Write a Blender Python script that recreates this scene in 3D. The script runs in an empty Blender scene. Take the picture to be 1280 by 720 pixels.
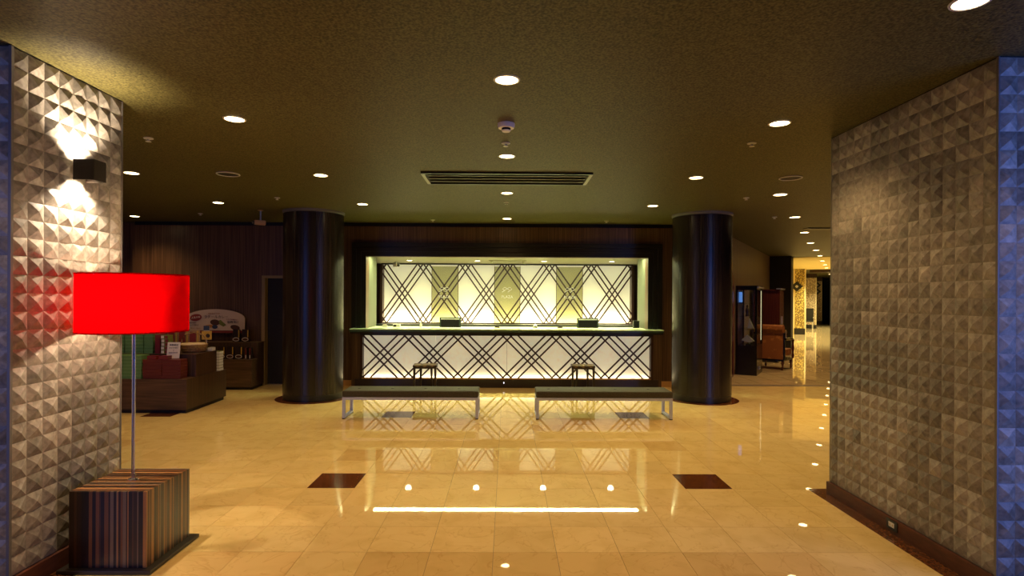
import bpy, bmesh, math, random
from mathutils import Matrix, Vector, Euler

random.seed(7)
sc = bpy.context.scene
COL = sc.collection
PI = math.pi
R = math.radians

# ------------------------------------------------------------------ camera
cam_d = bpy.data.cameras.new('camera')
cam = bpy.data.objects.new('camera', cam_d)
COL.objects.link(cam)
cam_d.sensor_width = 36.0
cam_d.lens = 20.0
cam_d.shift_y = 11 / 1280
cam_d.clip_start = 0.05
cam.matrix_world = (Matrix.Translation((0, 0, 1.62)) @ Matrix.Rotation(R(-0.48), 4, 'Z')
                    @ Matrix.Rotation(R(90), 4, 'X') @ Matrix.Rotation(R(0.3), 4, 'Z'))
sc.camera = cam

# ------------------------------------------------------------------ world, exposure
w = bpy.data.worlds.new('world')
sc.world = w
w.use_nodes = True
w.node_tree.nodes['Background'].inputs[0].default_value = (0.10, 0.16, 0.42, 1)
w.node_tree.nodes['Background'].inputs[1].default_value = 0.02
sc.view_settings.view_transform = 'Standard'
sc.view_settings.look = 'None'
sc.view_settings.gamma = 1.0
sc.view_settings.use_curve_mapping = False
sc.view_settings.exposure = 0.3
sc.cycles.use_denoising = True
sc.cycles.max_bounces = 10
sc.cycles.diffuse_bounces = 5
sc.cycles.glossy_bounces = 5
sc.cycles.sample_clamp_indirect = 6.0

WARM = (1.0, 0.64, 0.27)
CREAM = (1.0, 0.90, 0.56)


def light(name, kind, loc, energy, color, rot=(0, 0, 0), **kw):
    d = bpy.data.lights.new(name, kind)
    d.energy = energy
    d.color = color
    for k, v in kw.items():
        setattr(d, k, v)
    o = bpy.data.objects.new(name, d)
    o.location = loc
    o.rotation_euler = rot
    COL.objects.link(o)
    return o


# added blue area lamps standing in for dusk daylight, at made-up glazed fronts (window_1, window_2)
light('added_dusk_fill', 'AREA', (4.6, 1.2, 1.5), 66, (0.13, 0.27, 1.0), (R(90), 0, 0),
      shape='RECTANGLE', size=2.4, size_y=2.6)
light('added_dusk_fill_left', 'AREA', (-4.6, 1.2, 1.5), 24, (0.15, 0.28, 1.0), (R(90), 0, 0),
      shape='RECTANGLE', size=2.4, size_y=2.6)
# reception: light strips hidden behind the screen foot and the counter foot
light('screen_uplight', 'AREA', (0, 12.86, 1.0), 52, CREAM, (R(180), 0, 0),
      shape='RECTANGLE', size=5.6, size_y=0.07)
light('counter_uplight', 'AREA', (0, 10.178, 0.162), 9, (1.0, 0.86, 0.5), (R(180), 0, 0),
      shape='RECTANGLE', size=5.1, size_y=0.03)

CE = 2.95            # ceiling height
CA = Vector((4.81, 12.24, 0))        # a point on the corridor wall
CROT = -math.atan2(0.52, 0.854)      # corridor heading
CU = Vector((0.52, 0.854, 0))
CN = Vector((0.854, -0.52, 0))


def cor(s, n, z=0):
    p = CA + CU * s + CN * n
    return (p.x, p.y, z)


# ------------------------------------------------------------------ materials
MATS = {}


def new_mat(name):
    m = bpy.data.materials.new(name)
    m.use_nodes = True
    nt = m.node_tree
    b = nt.nodes['Principled BSDF']
    MATS[name] = m
    return m, nt, b


def plain(name, c, rough=0.5, metal=0.0, **kw):
    m, nt, b = new_mat(name)
    b.inputs['Base Color'].default_value = (*c, 1)
    b.inputs['Roughness'].default_value = rough
    b.inputs['Metallic'].default_value = metal
    for k, v in kw.items():
        b.inputs[k].default_value = v
    return m


def glow(name, c, s):
    m, nt, b = new_mat(name)
    b.inputs['Base Color'].default_value = (0.8, 0.8, 0.8, 1)
    b.inputs['Emission Color'].default_value = (*c, 1)
    b.inputs['Emission Strength'].default_value = s
    return m


def ramp(nt, stops):
    r = nt.nodes.new('ShaderNodeValToRGB')
    el = r.color_ramp.elements
    while len(el) < len(stops):
        el.new(0.5)
    for e, (p, c) in zip(el, stops):
        e.position = p
        e.color = (*c, 1)
    return r


def noisy(name, stops, scale=(1, 1, 1), nscale=5.0, detail=4.0, rough=0.5, rnd=0.0, bump=0.0, metal=0.0,
          distort=0.0, hue=False, bscale=None):
    """noise-driven colour; rnd varies the tone from object to object"""
    m, nt, b = new_mat(name)
    N, L = nt.nodes, nt.links
    tc = N.new('ShaderNodeTexCoord')
    mp = N.new('ShaderNodeMapping')
    mp.inputs['Scale'].default_value = scale
    L.new(tc.outputs['Object'], mp.inputs['Vector'])
    no = N.new('ShaderNodeTexNoise')
    no.noise_dimensions = '4D'
    no.inputs['Scale'].default_value = nscale
    no.inputs['Detail'].default_value = detail
    no.inputs['Distortion'].default_value = distort
    L.new(mp.outputs[0], no.inputs['Vector'])
    oi = N.new('ShaderNodeObjectInfo')
    mu = N.new('ShaderNodeMath'); mu.operation = 'MULTIPLY'; mu.inputs[1].default_value = 37.0
    L.new(oi.outputs['Random'], mu.inputs[0])
    L.new(mu.outputs[0], no.inputs['W'])
    r = ramp(nt, stops)
    L.new(no.outputs['Fac'], r.inputs[0])
    out = r.outputs[0]
    if rnd:
        hsv = N.new('ShaderNodeHueSaturation')
        mr = N.new('ShaderNodeMapRange')
        mr.inputs['To Min'].default_value = 1 - rnd
        mr.inputs['To Max'].default_value = 1 + rnd
        L.new(oi.outputs['Random'], mr.inputs[0])
        L.new(mr.outputs[0], hsv.inputs['Value'])
        L.new(out, hsv.inputs['Color'])
        out = hsv.outputs[0]
    L.new(out, b.inputs['Base Color'])
    b.inputs['Roughness'].default_value = rough
    b.inputs['Metallic'].default_value = metal
    if bump:
        bp = N.new('ShaderNodeBump')
        bp.inputs['Strength'].default_value = bump
        bp.inputs['Distance'].default_value = 0.01
        L.new(no.outputs['Fac'], bp.inputs['Height'])
        L.new(bp.outputs[0], b.inputs['Normal'])
    return m


def marble(name, dark, light_, rnd, rough=0.018):
    m, nt, b = new_mat(name)
    N, L = nt.nodes, nt.links
    tc = N.new('ShaderNodeTexCoord')
    oi = N.new('ShaderNodeObjectInfo')
    mu = N.new('ShaderNodeMath'); mu.operation = 'MULTIPLY'; mu.inputs[1].default_value = 53.0
    L.new(oi.outputs['Random'], mu.inputs[0])
    no = N.new('ShaderNodeTexNoise'); no.noise_dimensions = '4D'
    no.inputs['Scale'].default_value = 3.2; no.inputs['Detail'].default_value = 6; no.inputs['Distortion'].default_value = 1.2
    L.new(tc.outputs['Object'], no.inputs['Vector']); L.new(mu.outputs[0], no.inputs['W'])
    r = ramp(nt, [(0.3, dark), (0.55, light_), (0.8, light_)])
    L.new(no.outputs['Fac'], r.inputs[0])
    v = N.new('ShaderNodeTexNoise'); v.noise_dimensions = '4D'
    v.inputs['Scale'].default_value = 2.3; v.inputs['Detail'].default_value = 3; v.inputs['Distortion'].default_value = 2.5
    L.new(tc.outputs['Object'], v.inputs['Vector']); L.new(mu.outputs[0], v.inputs['W'])
    vr = ramp(nt, [(0.485, (1, 1, 1)), (0.5, (0.86, 0.80, 0.72)), (0.515, (1, 1, 1))])
    L.new(v.outputs['Fac'], vr.inputs[0])
    mx = N.new('ShaderNodeMix'); mx.data_type = 'RGBA'; mx.blend_type = 'MULTIPLY'; mx.inputs['Factor'].default_value = 0.8
    L.new(r.outputs[0], mx.inputs['A']); L.new(vr.outputs[0], mx.inputs['B'])
    hsv = N.new('ShaderNodeHueSaturation')
    mr = N.new('ShaderNodeMapRange'); mr.inputs['To Min'].default_value = 1 - rnd; mr.inputs['To Max'].default_value = 1 + rnd
    L.new(oi.outputs['Random'], mr.inputs[0]); L.new(mr.outputs[0], hsv.inputs['Value'])
    L.new(mx.outputs['Result'], hsv.inputs['Color'])
    L.new(hsv.outputs[0], b.inputs['Base Color'])
    b.inputs['Roughness'].default_value = rough
    b.inputs['IOR'].default_value = 1.75
    return m


marble('marble', (0.80, 0.57, 0.22), (0.90, 0.67, 0.29), 0.05)
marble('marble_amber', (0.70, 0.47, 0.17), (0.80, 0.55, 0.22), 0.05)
marble('marble_far', (0.80, 0.57, 0.22), (0.90, 0.67, 0.29), 0.0)
plain('grout', (0.16, 0.11, 0.06), 0.5)
noisy('brown_granite', [(0.35, (0.05, 0.012, 0.004)), (0.6, (0.17, 0.055, 0.016))], nscale=55, detail=3, rough=0.12)
noisy('ceiling_cloth', [(0.36, (0.036, 0.031, 0.010)), (0.64, (0.126, 0.108, 0.036))], nscale=75, detail=3, rough=0.5, bump=0.15)
MATS['ceiling_cloth'].node_tree.nodes['Principled BSDF'].inputs['Specular IOR Level'].default_value = 0.15
noisy('ceiling_pale', [(0.3, (0.75, 0.62, 0.25)), (0.7, (0.80, 0.68, 0.30))], nscale=8, rough=0.8)
noisy('wood_wall', [(0.3, (0.050, 0.024, 0.012)), (0.5, (0.095, 0.048, 0.024)), (0.72, (0.165, 0.090, 0.046))],
      scale=(14, 14, 0.25), nscale=4, detail=3, rough=0.38)
noisy('wood_corridor', [(0.3, (0.24, 0.17, 0.10)), (0.7, (0.34, 0.25, 0.155))], scale=(14, 14, 0.25), nscale=3, rough=0.4)
noisy('wood_column', [(0.3, (0.008, 0.005, 0.004)), (0.55, (0.018, 0.012, 0.009)), (0.75, (0.032, 0.021, 0.014))],
      scale=(16, 16, 0.2), nscale=3, detail=3, rough=0.27, rnd=0.35)
noisy('wood_shop', [(0.3, (0.050, 0.025, 0.012)), (0.7, (0.13, 0.066, 0.032))], scale=(0.6, 8, 10), nscale=4, rough=0.4)
noisy('wood_shop_side', [(0.3, (0.035, 0.017, 0.008)), (0.7, (0.095, 0.048, 0.023))], scale=(14, 14, 0.3), nscale=4, rough=0.4)
plain('black_frame', (0.010, 0.008, 0.007), 0.35)
plain('black_gap', (0.006, 0.004, 0.003), 0.6)
plain('plinth_dark', (0.03, 0.018, 0.022), 0.3)
noisy('wood_dark', [(0.3, (0.02, 0.008, 0.005)), (0.7, (0.05, 0.02, 0.010))], scale=(10, 10, 0.4), nscale=4, rough=0.3)
noisy('mahogany', [(0.3, (0.045, 0.008, 0.006)), (0.7, (0.09, 0.018, 0.012))], scale=(10, 10, 0.4), nscale=4, rough=0.25)
noisy('wood_base', [(0.3, (0.07, 0.017, 0.008)), (0.7, (0.13, 0.036, 0.015))], scale=(3, 3, 14), nscale=4, rough=0.55)
noisy('arch_wood', [(0.3, (0.22, 0.05, 0.02)), (0.7, (0.34, 0.09, 0.035))], scale=(10, 10, 0.4), nscale=4, rough=0.4)
for i, (a, b_) in enumerate([((0.165, 0.145, 0.125), (0.33, 0.295, 0.255)), ((0.12, 0.105, 0.09), (0.265, 0.235, 0.205)),
                             ((0.21, 0.185, 0.16), (0.40, 0.36, 0.315))]):
    noisy('stone%d' % i, [(0.3, a), (0.62, b_), (0.8, tuple(min(1, x * 1.25) for x in b_))],
          nscale=26, detail=6, rough=0.42, rnd=0.20, distort=0.8, bump=0.15)
plain('mortar', (0.10, 0.09, 0.085), 0.8)
plain('corner_trim', (0.15, 0.14, 0.135), 0.4)
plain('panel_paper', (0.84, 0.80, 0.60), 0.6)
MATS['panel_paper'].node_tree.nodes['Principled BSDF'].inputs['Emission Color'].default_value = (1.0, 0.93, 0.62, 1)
MATS['panel_paper'].node_tree.nodes['Principled BSDF'].inputs['Emission Strength'].default_value = 0.30  # even glow put into the screen panels to lift their brightness
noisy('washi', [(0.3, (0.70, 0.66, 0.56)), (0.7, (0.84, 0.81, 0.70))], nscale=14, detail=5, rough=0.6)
# glow put into the paper itself, standing in for lamps behind it
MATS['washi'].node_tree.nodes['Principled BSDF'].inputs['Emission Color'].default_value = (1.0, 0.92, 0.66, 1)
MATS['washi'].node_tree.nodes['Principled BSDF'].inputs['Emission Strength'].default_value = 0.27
plain('lattice', (0.045, 0.016, 0.010), 0.4)
plain('soffit', (0.32, 0.30, 0.18), 0.7)
noisy('return_wall', [(0.3, (0.11, 0.12, 0.085)), (0.7, (0.15, 0.16, 0.11))], scale=(6, 6, 0.5), nscale=4, rough=0.5)
plain('countertop', (0.62, 0.78, 0.52), 0.12)
plain('edge_teal', (0.06, 0.10, 0.085), 0.25)
plain('desk', (0.88, 0.90, 0.60), 0.3)
plain('ledge_dark', (0.05, 0.06, 0.055), 0.4)
plain('led_orange', (0.55, 0.30, 0.10), 0.4)
plain('chrome', (0.62, 0.62, 0.66), 0.22, 1.0)
plain('steel', (0.70, 0.70, 0.74), 0.30, 0.9)
plain('bench_steel', (0.52, 0.57, 0.86), 0.4, 0.1)  # blue dusk reflection put into the steel's colour
noisy('bench_fabric', [(0.35, (0.040, 0.034, 0.020)), (0.65, (0.066, 0.056, 0.034))], nscale=90, rough=0.75, bump=0.2)
plain('bench_button', (0.016, 0.013, 0.009), 0.6)
noisy('stool_wood', [(0.3, (0.012, 0.005, 0.003)), (0.7, (0.035, 0.015, 0.008))], nscale=14, rough=0.3)
noisy('stool_tan', [(0.3, (0.20, 0.13, 0.07)), (0.7, (0.34, 0.24, 0.13))], nscale=30, rough=0.5)
plain('white_plastic', (0.75, 0.73, 0.68), 0.4)
plain('grey_plastic', (0.012, 0.011, 0.014), 0.7, **{'Specular IOR Level': 0.05})
plain('frame_grey', (0.030, 0.044, 0.042), 0.6, **{'Specular IOR Level': 0.08})
plain('black_plastic', (0.012, 0.012, 0.012), 0.4)
plain('trim_ring', (0.55, 0.52, 0.45), 0.35)
plain('slat_metal', (0.30, 0.29, 0.20), 0.35, 0.3)
plain('brass', (0.60, 0.42, 0.16), 0.3, 0.9)
plain('sconce_metal', (0.020, 0.013, 0.009), 0.45)
for i, c in enumerate([(0.012, 0.006, 0.004), (0.030, 0.012, 0.006), (0.20, 0.080, 0.028), (0.44, 0.20, 0.070), (0.22, 0.15, 0.10), (0.075, 0.030, 0.013)]):
    noisy('strip%d' % i, [(0.3, tuple(x * 0.75 for x in c)), (0.7, c)], scale=(6, 6, 0.6), nscale=8, rough=0.3)
plain('plate_dark', (0.030, 0.022, 0.016), 0.35)
plain('green_box', (0.13, 0.27, 0.085), 0.5)
plain('green_lid', (0.03, 0.065, 0.02), 0.5)
plain('red_box', (0.135, 0.020, 0.010), 0.45)
plain('red_lid', (0.075, 0.010, 0.006), 0.45)
plain('crimson', (0.17, 0.012, 0.016), 0.45)
plain('card_white', (0.78, 0.70, 0.60), 0.6)
plain('card_pink', (0.56, 0.42, 0.34), 0.6)
plain('ink', (0.025, 0.012, 0.010), 0.6)
plain('ink_orange', (0.42, 0.17, 0.03), 0.6)
plain('ink_red', (0.22, 0.020, 0.018), 0.6)
plain('food_brown', (0.075, 0.024, 0.012), 0.6)
plain('leaf_green', (0.16, 0.17, 0.025), 0.6)
plain('gold_yellow', (0.55, 0.33, 0.05), 0.5)
plain('navy', (0.03, 0.045, 0.09), 0.5)
noisy('wicker', [(0.35, (0.20, 0.11, 0.035)), (0.65, (0.42, 0.26, 0.09))], scale=(1, 1, 1), nscale=60, rough=0.6)
plain('cloth_cream', (0.62, 0.48, 0.32), 0.8)
plain('pouch_dark', (0.022, 0.010, 0.008), 0.35)
plain('pouch_tan', (0.36, 0.22, 0.11), 0.45)
plain('door_trim', (0.30, 0.20, 0.085), 0.4)
plain('cabinet_black', (0.008, 0.006, 0.006), 0.22)
plain('display_white', (0.7, 0.66, 0.58), 0.5)
plain('pale_strip', (0.78, 0.66, 0.36), 0.5)
glow('blue_screen', (0.10, 0.35, 1.0), 0.5)
glow('cabinet_lamp', (1.0, 0.85, 0.5), 0.8)
glow('lamp_disc', (1.0, 0.74, 0.36), 14.0)
glow('lamp_disc_cream', (1.0, 0.92, 0.62), 11.0)
glow('tube_glow', (0.95, 1.0, 0.48), 52.0)
glow('bulb', (1.0, 0.72, 0.42), 14.0)
glow('tiny_led', (0.7, 0.75, 1.0), 1.5)
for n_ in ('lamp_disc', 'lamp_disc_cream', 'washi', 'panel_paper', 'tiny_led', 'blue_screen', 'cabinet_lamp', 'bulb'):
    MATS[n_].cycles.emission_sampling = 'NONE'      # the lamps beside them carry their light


def damask(name, base, dark, scale, thr):
    m, nt, b = new_mat(name)
    N, L = nt.nodes, nt.links
    tc = N.new('ShaderNodeTexCoord')
    vo = N.new('ShaderNodeTexVoronoi'); vo.inputs['Scale'].default_value = scale
    no = N.new('ShaderNodeTexNoise'); no.inputs['Scale'].default_value = scale * 1.6; no.inputs['Distortion'].default_value = 2
    L.new(tc.outputs['Object'], vo.inputs['Vector']); L.new(tc.outputs['Object'], no.inputs['Vector'])
    ad = N.new('ShaderNodeMath'); ad.operation = 'ADD'
    L.new(vo.outputs['Distance'], ad.inputs[0]); L.new(no.outputs['Fac'], ad.inputs[1])
    r = ramp(nt, [(0.0, base), (thr, base), (thr + 0.04, dark), (1, dark)])
    L.new(ad.outputs[0], r.inputs[0])
    L.new(r.outputs[0], b.inputs['Base Color'])
    b.inputs['Roughness'].default_value = 0.55
    return m


damask('damask_yellow', (0.80, 0.62, 0.16), (0.20, 0.13, 0.04), 20, 0.86)
damask('damask_cream', (0.78, 0.62, 0.38), (0.30, 0.21, 0.12), 20, 0.86)
damask('chair_damask', (0.40, 0.145, 0.030), (0.26, 0.080, 0.016), 9, 0.80)

# lamp shade: thin red cloth that lets the bulb shine through
m, nt, b = new_mat('red_shade')
tr = nt.nodes.new('ShaderNodeBsdfTranslucent'); tr.inputs[0].default_value = (0.42, 0.0003, 0.0014, 1)
df = nt.nodes.new('ShaderNodeBsdfDiffuse'); df.inputs[0].default_value = (0.45, 0.0003, 0.0015, 1)
mx = nt.nodes.new('ShaderNodeMixShader'); mx.inputs[0].default_value = 0.45
nt.links.new(tr.outputs[0], mx.inputs[1]); nt.links.new(df.outputs[0], mx.inputs[2])
nt.links.new(mx.outputs[0], nt.nodes['Material Output'].inputs[0])


def glass(name, tint, alpha):
    m, nt, b = new_mat(name)
    t = nt.nodes.new('ShaderNodeBsdfTransparent'); t.inputs[0].default_value = (*tint, 1)
    g = nt.nodes.new('ShaderNodeBsdfGlossy'); g.inputs['Roughness'].default_value = 0.04
    mx = nt.nodes.new('ShaderNodeMixShader'); mx.inputs[0].default_value = alpha
    nt.links.new(t.outputs[0], mx.inputs[1]); nt.links.new(g.outputs[0], mx.inputs[2])
    nt.links.new(mx.outputs[0], nt.nodes['Material Output'].inputs[0])
    return m


glass('glass_clear', (0.92, 0.95, 0.93), 0.06)
# smoked film: lets part of the backlight through and scatters a little
m, nt, b = new_mat('smoked_panel')
t = nt.nodes.new('ShaderNodeBsdfTransparent'); t.inputs[0].default_value = (0.83, 0.82, 0.64, 1)
d = nt.nodes.new('ShaderNodeBsdfDiffuse'); d.inputs[0].default_value = (0.10, 0.10, 0.075, 1)
mx = nt.nodes.new('ShaderNodeMixShader'); mx.inputs[0].default_value = 0.14
nt.links.new(t.outputs[0], mx.inputs[1]); nt.links.new(d.outputs[0], mx.inputs[2])
nt.links.new(mx.outputs[0], nt.nodes['Material Output'].inputs[0])


# ------------------------------------------------------------------ mesh helpers
class MB:
    def __init__(s):
        s.v = []; s.f = []

    def add(s, vs, fs):
        o = len(s.v)
        s.v += [tuple(p) for p in vs]
        s.f += [tuple(i + o for i in f) for f in fs]
        return s

    def box(s, x0, x1, y0, y1, z0, z1):
        return s.add([(x0, y0, z0), (x1, y0, z0), (x1, y1, z0), (x0, y1, z0), (x0, y0, z1), (x1, y0, z1), (x1, y1, z1), (x0, y1, z1)],
                     [(0, 3, 2, 1), (4, 5, 6, 7), (0, 1, 5, 4), (1, 2, 6, 5), (2, 3, 7, 6), (3, 0, 4, 7)])

    def prism(s, poly, a, b, plane='xz'):
        """polygon extruded from a to b along the axis left out"""
        def mk(p, h):
            return {'xz': (p[0], h, p[1]), 'xy': (p[0], p[1], h), 'yz': (h, p[0], p[1])}[plane]
        n = len(poly)
        vs = [mk(p, a) for p in poly] + [mk(p, b) for p in poly]
        fs = [tuple(range(n)), tuple(range(2 * n - 1, n - 1, -1))]
        fs += [(i, i + n, (i + 1) % n + n, (i + 1) % n) for i in range(n)]
        return s.add(vs, fs)

    def lathe(s, prof, n=24, c=(0, 0), cap=True):
        vs = []
        for r, z in prof:
            for i in range(n):
                a = 2 * PI * i / n
                vs.append((c[0] + r * math.cos(a), c[1] + r * math.sin(a), z))
        fs = []
        for k in range(len(prof) - 1):
            for i in range(n):
                j = (i + 1) % n
                fs.append((k * n + i, k * n + j, (k + 1) * n + j, (k + 1) * n + i))
        if cap:
            fs.append(tuple(range(n - 1, -1, -1)))
            fs.append(tuple((len(prof) - 1) * n + i for i in range(n)))
        return s.add(vs, fs)

    def tube(s, pts, r, n=8):
        pts = [Vector(p) for p in pts]
        rings = []
        for i, p in enumerate(pts):
            t = (pts[min(i + 1, len(pts) - 1)] - pts[max(i - 1, 0)]).normalized()
            up = Vector((0, 0, 1)) if abs(t.z) < 0.9 else Vector((1, 0, 0))
            a = t.cross(up).normalized(); b = t.cross(a)
            rr = r[i] if isinstance(r, (list, tuple)) else r
            rings.append([p + a * rr * math.cos(2 * PI * k / n) + b * rr * math.sin(2 * PI * k / n) for k in range(n)])
        vs = [q for ring in rings for q in ring]
        fs = [(i * n + k, i * n + (k + 1) % n, (i + 1) * n + (k + 1) % n, (i + 1) * n + k) for i in range(len(pts) - 1) for k in range(n)]
        fs += [tuple(range(n)), tuple((len(pts) - 1) * n + k for k in range(n - 1, -1, -1))]
        return s.add(vs, fs)

    def mesh(s, name, mat):
        me = bpy.data.meshes.new(name)
        me.from_pydata(s.v, [], s.f)
        bm = bmesh.new(); bm.from_mesh(me)
        bmesh.ops.recalc_face_normals(bm, faces=bm.faces)
        bm.to_mesh(me); bm.free()
        if mat:
            me.materials.append(MATS[mat])
        return me

    def build(s, name, mat, parent=None, smooth=False, bevel=0.0, loc=(0, 0, 0), rot=(0, 0, 0)):
        o = link(name, s.mesh(name, mat), parent, loc, rot)
        if smooth:
            for p in o.data.polygons:
                p.use_smooth = True
            md = o.modifiers.new('edges', 'EDGE_SPLIT'); md.split_angle = R(40)
        if bevel:
            md = o.modifiers.new('bevel', 'BEVEL'); md.width = bevel; md.segments = 2; md.limit_method = 'ANGLE'
        return o


def link(name, me, parent=None, loc=(0, 0, 0), rot=(0, 0, 0)):
    o = bpy.data.objects.new(name, me)
    COL.objects.link(o)
    o.location = loc; o.rotation_euler = rot
    if parent:
        o.parent = parent
    return o


def tag(o, label=None, cat=None, group=None, kind=None):
    if label: o['label'] = label
    if cat: o['category'] = cat
    if group: o['group'] = group
    if kind: o['kind'] = kind
    return o


def thing(name, label, cat, loc=(0, 0, 0), rz=0.0, group=None):
    o = bpy.data.objects.new(name, None)
    COL.objects.link(o)
    o.empty_display_size = 0.1
    o.location = loc; o.rotation_euler = (0, 0, rz)
    return tag(o, label, cat, group)


def struct(o):
    o['kind'] = 'structure'
    return o


def B(*a):
    return MB().box(*a)


def copy_tree(o, parent=None):
    c = o.copy()
    COL.objects.link(c)
    c.parent = parent
    for ch in list(o.children):
        copy_tree(ch, c)
    return c


def text(name, body, size, mat, parent, loc, rot, depth=0.0012):
    cu = bpy.data.curves.new(name, 'FONT')
    cu.body = body; cu.size = size; cu.extrude = depth; cu.align_x = 'CENTER'; cu.align_y = 'CENTER'
    cu.resolution_u = 2
    tmp = bpy.data.objects.new(name, cu)
    COL.objects.link(tmp)
    dg = bpy.context.evaluated_depsgraph_get()
    me = bpy.data.meshes.new_from_object(tmp.evaluated_get(dg))
    bpy.data.objects.remove(tmp)
    me.materials.clear(); me.materials.append(MATS[mat])
    return link(name, me, parent, loc, rot)


# ------------------------------------------------------------------ floor
FX0, FY0, T = -0.08, 4.808, 0.4
floor = struct(MB().box(-9.2, 16, -3.6, 10.62, -0.12, -0.004).build('floor', 'grout'))


def tile_mesh(mat, kind):
    a = 0.1988
    m = MB().box(-a, a, -a, a, -0.01, 0.0)
    return m.mesh(kind, mat)


TM = tile_mesh('marble', 'marble_tile')
TA = tile_mesh('marble_amber', 'marble_tile')
TD = tile_mesh('brown_granite', 'dark_tile')
tiles = []
for j in range(-21, 15):
    for i in range(-23, 40):
        x, y = FX0 + (i + 0.5) * T, FY0 + (j + 0.5) * T
        if y > 10.6: continue
        if (2.56 < x < 3.9 and 2.95 < y < 4.82) or (-3.9 < x < -2.5 and 2.95 < y < 4.0):
            continue
        dark = (j % 7 == 0) and (i % 8 == 4)
        vis = 2.9 < y and -0.70 * y - 0.3 < x < 0.585 * y + 0.3
        tiles.append((x, y, dark, vis))
vis_t = sorted([t for t in tiles if t[3]], key=lambda t: t[1])
far_dark = [t for t in vis_t[280:] if t[2]]
near = vis_t[:280] + far_dark
rest = [t for t in tiles if t not in near]
rt = random.Random(3)
for x, y, dark, v in near:
    if dark:
        o = link('dark_tile', TD, floor, (x, y, 0)); o['label'] = 'dark brown granite square set among the cream tiles'
    else:
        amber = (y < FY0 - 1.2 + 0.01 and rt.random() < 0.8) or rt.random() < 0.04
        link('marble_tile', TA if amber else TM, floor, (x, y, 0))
for nm, mt, sel in (('marble_tiling', 'marble_far', [t for t in rest if not t[2]]), ('dark_tiling', 'brown_granite', [t for t in rest if t[2]])):
    mb = MB()
    for x, y, d_, v in sel:
        mb.add([(p.co.x + x, p.co.y + y, p.co.z) for p in TM.vertices], [tuple(p.vertices) for p in TM.polygons])
    o = mb.build(nm, mt, floor); o['kind'] = 'stuff'
# marble going on down the corridor, too far to tell its tiles apart
m, nt, b_ = new_mat('marble_corridor')
brk = nt.nodes.new('ShaderNodeTexBrick'); brk.offset = 0
brk.inputs['Color1'].default_value = (0.66, 0.50, 0.28, 1); brk.inputs['Color2'].default_value = (0.58, 0.43, 0.23, 1)
brk.inputs['Mortar'].default_value = (0.30, 0.21, 0.10, 1)
brk.inputs['Scale'].default_value = 1.0; brk.inputs['Mortar Size'].default_value = 0.004
brk.inputs['Brick Width'].default_value = 0.4; brk.inputs['Row Height'].default_value = 0.4
tc = nt.nodes.new('ShaderNodeTexCoord')
nt.links.new(tc.outputs['Object'], brk.inputs['Vector']); nt.links.new(brk.outputs[0], b_.inputs['Base Color'])
b_.inputs['Roughness'].default_value = 0.018; b_.inputs['IOR'].default_value = 1.75
B(-9.2, 30, 10.608, 48, -0.12, 0.0).build('corridor_paving', 'marble_corridor', floor)
# brown granite borders round the pillars and columns
for nm, (x0, x1, y0, y1) in dict(a=(2.56, 3.9, 2.95, 4.82), b=(-3.9, -2.50, 2.95, 4.02)).items():
    B(x0, x1, y0, y1, -0.06, 0.0005).build('border_strip', 'brown_granite', floor)
for cx, cy in ((-3.08, 9.08), (3.118, 9.1)):
    MB().lathe([(0.57, -0.05), (0.57, 0.0015)], 48, (cx, cy)).build('border_ring', 'brown_granite', floor)

# ------------------------------------------------------------------ ceiling
E_S = 7.6   # where the pale corridor ceiling begins


def q4(pts, z0, z1):
    return MB().prism([(p[0], p[1]) for p in pts], z0, z1, 'xy')


ceiling = struct(B(-9.2, 16, -3.6, 10.62, CE, CE + 0.15).build('ceiling', 'ceiling_cloth'))
q4([(-9.2, 10.62), cor(-1.9, -8), cor(E_S, -6), cor(E_S, 6), (16, 10.62)], CE, CE + 0.15).build('corridor_ceiling', 'ceiling_cloth', ceiling)
q4([cor(E_S, -6), cor(16.3, -6), cor(16.3, 6), cor(E_S, 6)], CE - 0.015, CE + 0.15).build('pale_ceiling', 'ceiling_pale', ceiling)
q4([cor(16.3, -6), cor(36, -6), cor(36, 6), cor(16.3, 6)], CE, CE + 0.15).build('dark_ceiling', 'ceiling_cloth', ceiling)

# ------------------------------------------------------------------ walls
OW, OZ = 2.55, 2.335       # half width and head height of the reception opening
YB = 10.30
wm = MB()
wm.box(-6.75, -4.42, YB, YB + 0.2, 0, 2.88)
wm.box(-4.42, -3.70, YB, YB + 0.2, 1.98, 2.88)
wm.box(-3.70, -OW, YB, YB + 0.2, 0, 2.88)
wm.box(OW, 3.62, YB, YB + 0.2, 0, 2.88)
wm.box(-OW, OW, YB, YB + 0.2, OZ, 2.88)
struct(wm.build('wall_back', 'wood_wall'))
struct(B(-9.2, -6.75, YB + 0.25, YB + 0.45, 0, CE).build('wall_back_recess', 'wood_wall'))
struct(B(-6.75, 3.55, YB + 0.06, YB + 0.2, 2.88, CE).build('trim_1', 'black_gap'))
struct(B(-9.4, -9.2, -3.6, 11, 0, CE).build('wall_left', 'wood_wall'))
struct(B(8.8, 9.0, -3.6, 6.9, 0, CE).build('wall_lobby_right', 'wood_wall'))
struct(B(5.25, 8.8, 6.7, 6.9, 0, CE).build('wall_lobby_return', 'wood_wall'))
struct(q4([cor(-4.6, 3.2), cor(36, 3.2), cor(36, 3.4), cor(-4.6, 3.4)], 0, CE).build('wall_right', 'wood_dark'))
struct(q4([cor(-2.27, -0.18), cor(-2.27, 0), cor(6.85, 0), cor(6.85, -0.18)], 0, CE).build('wall_corridor', 'wood_corridor'))
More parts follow.
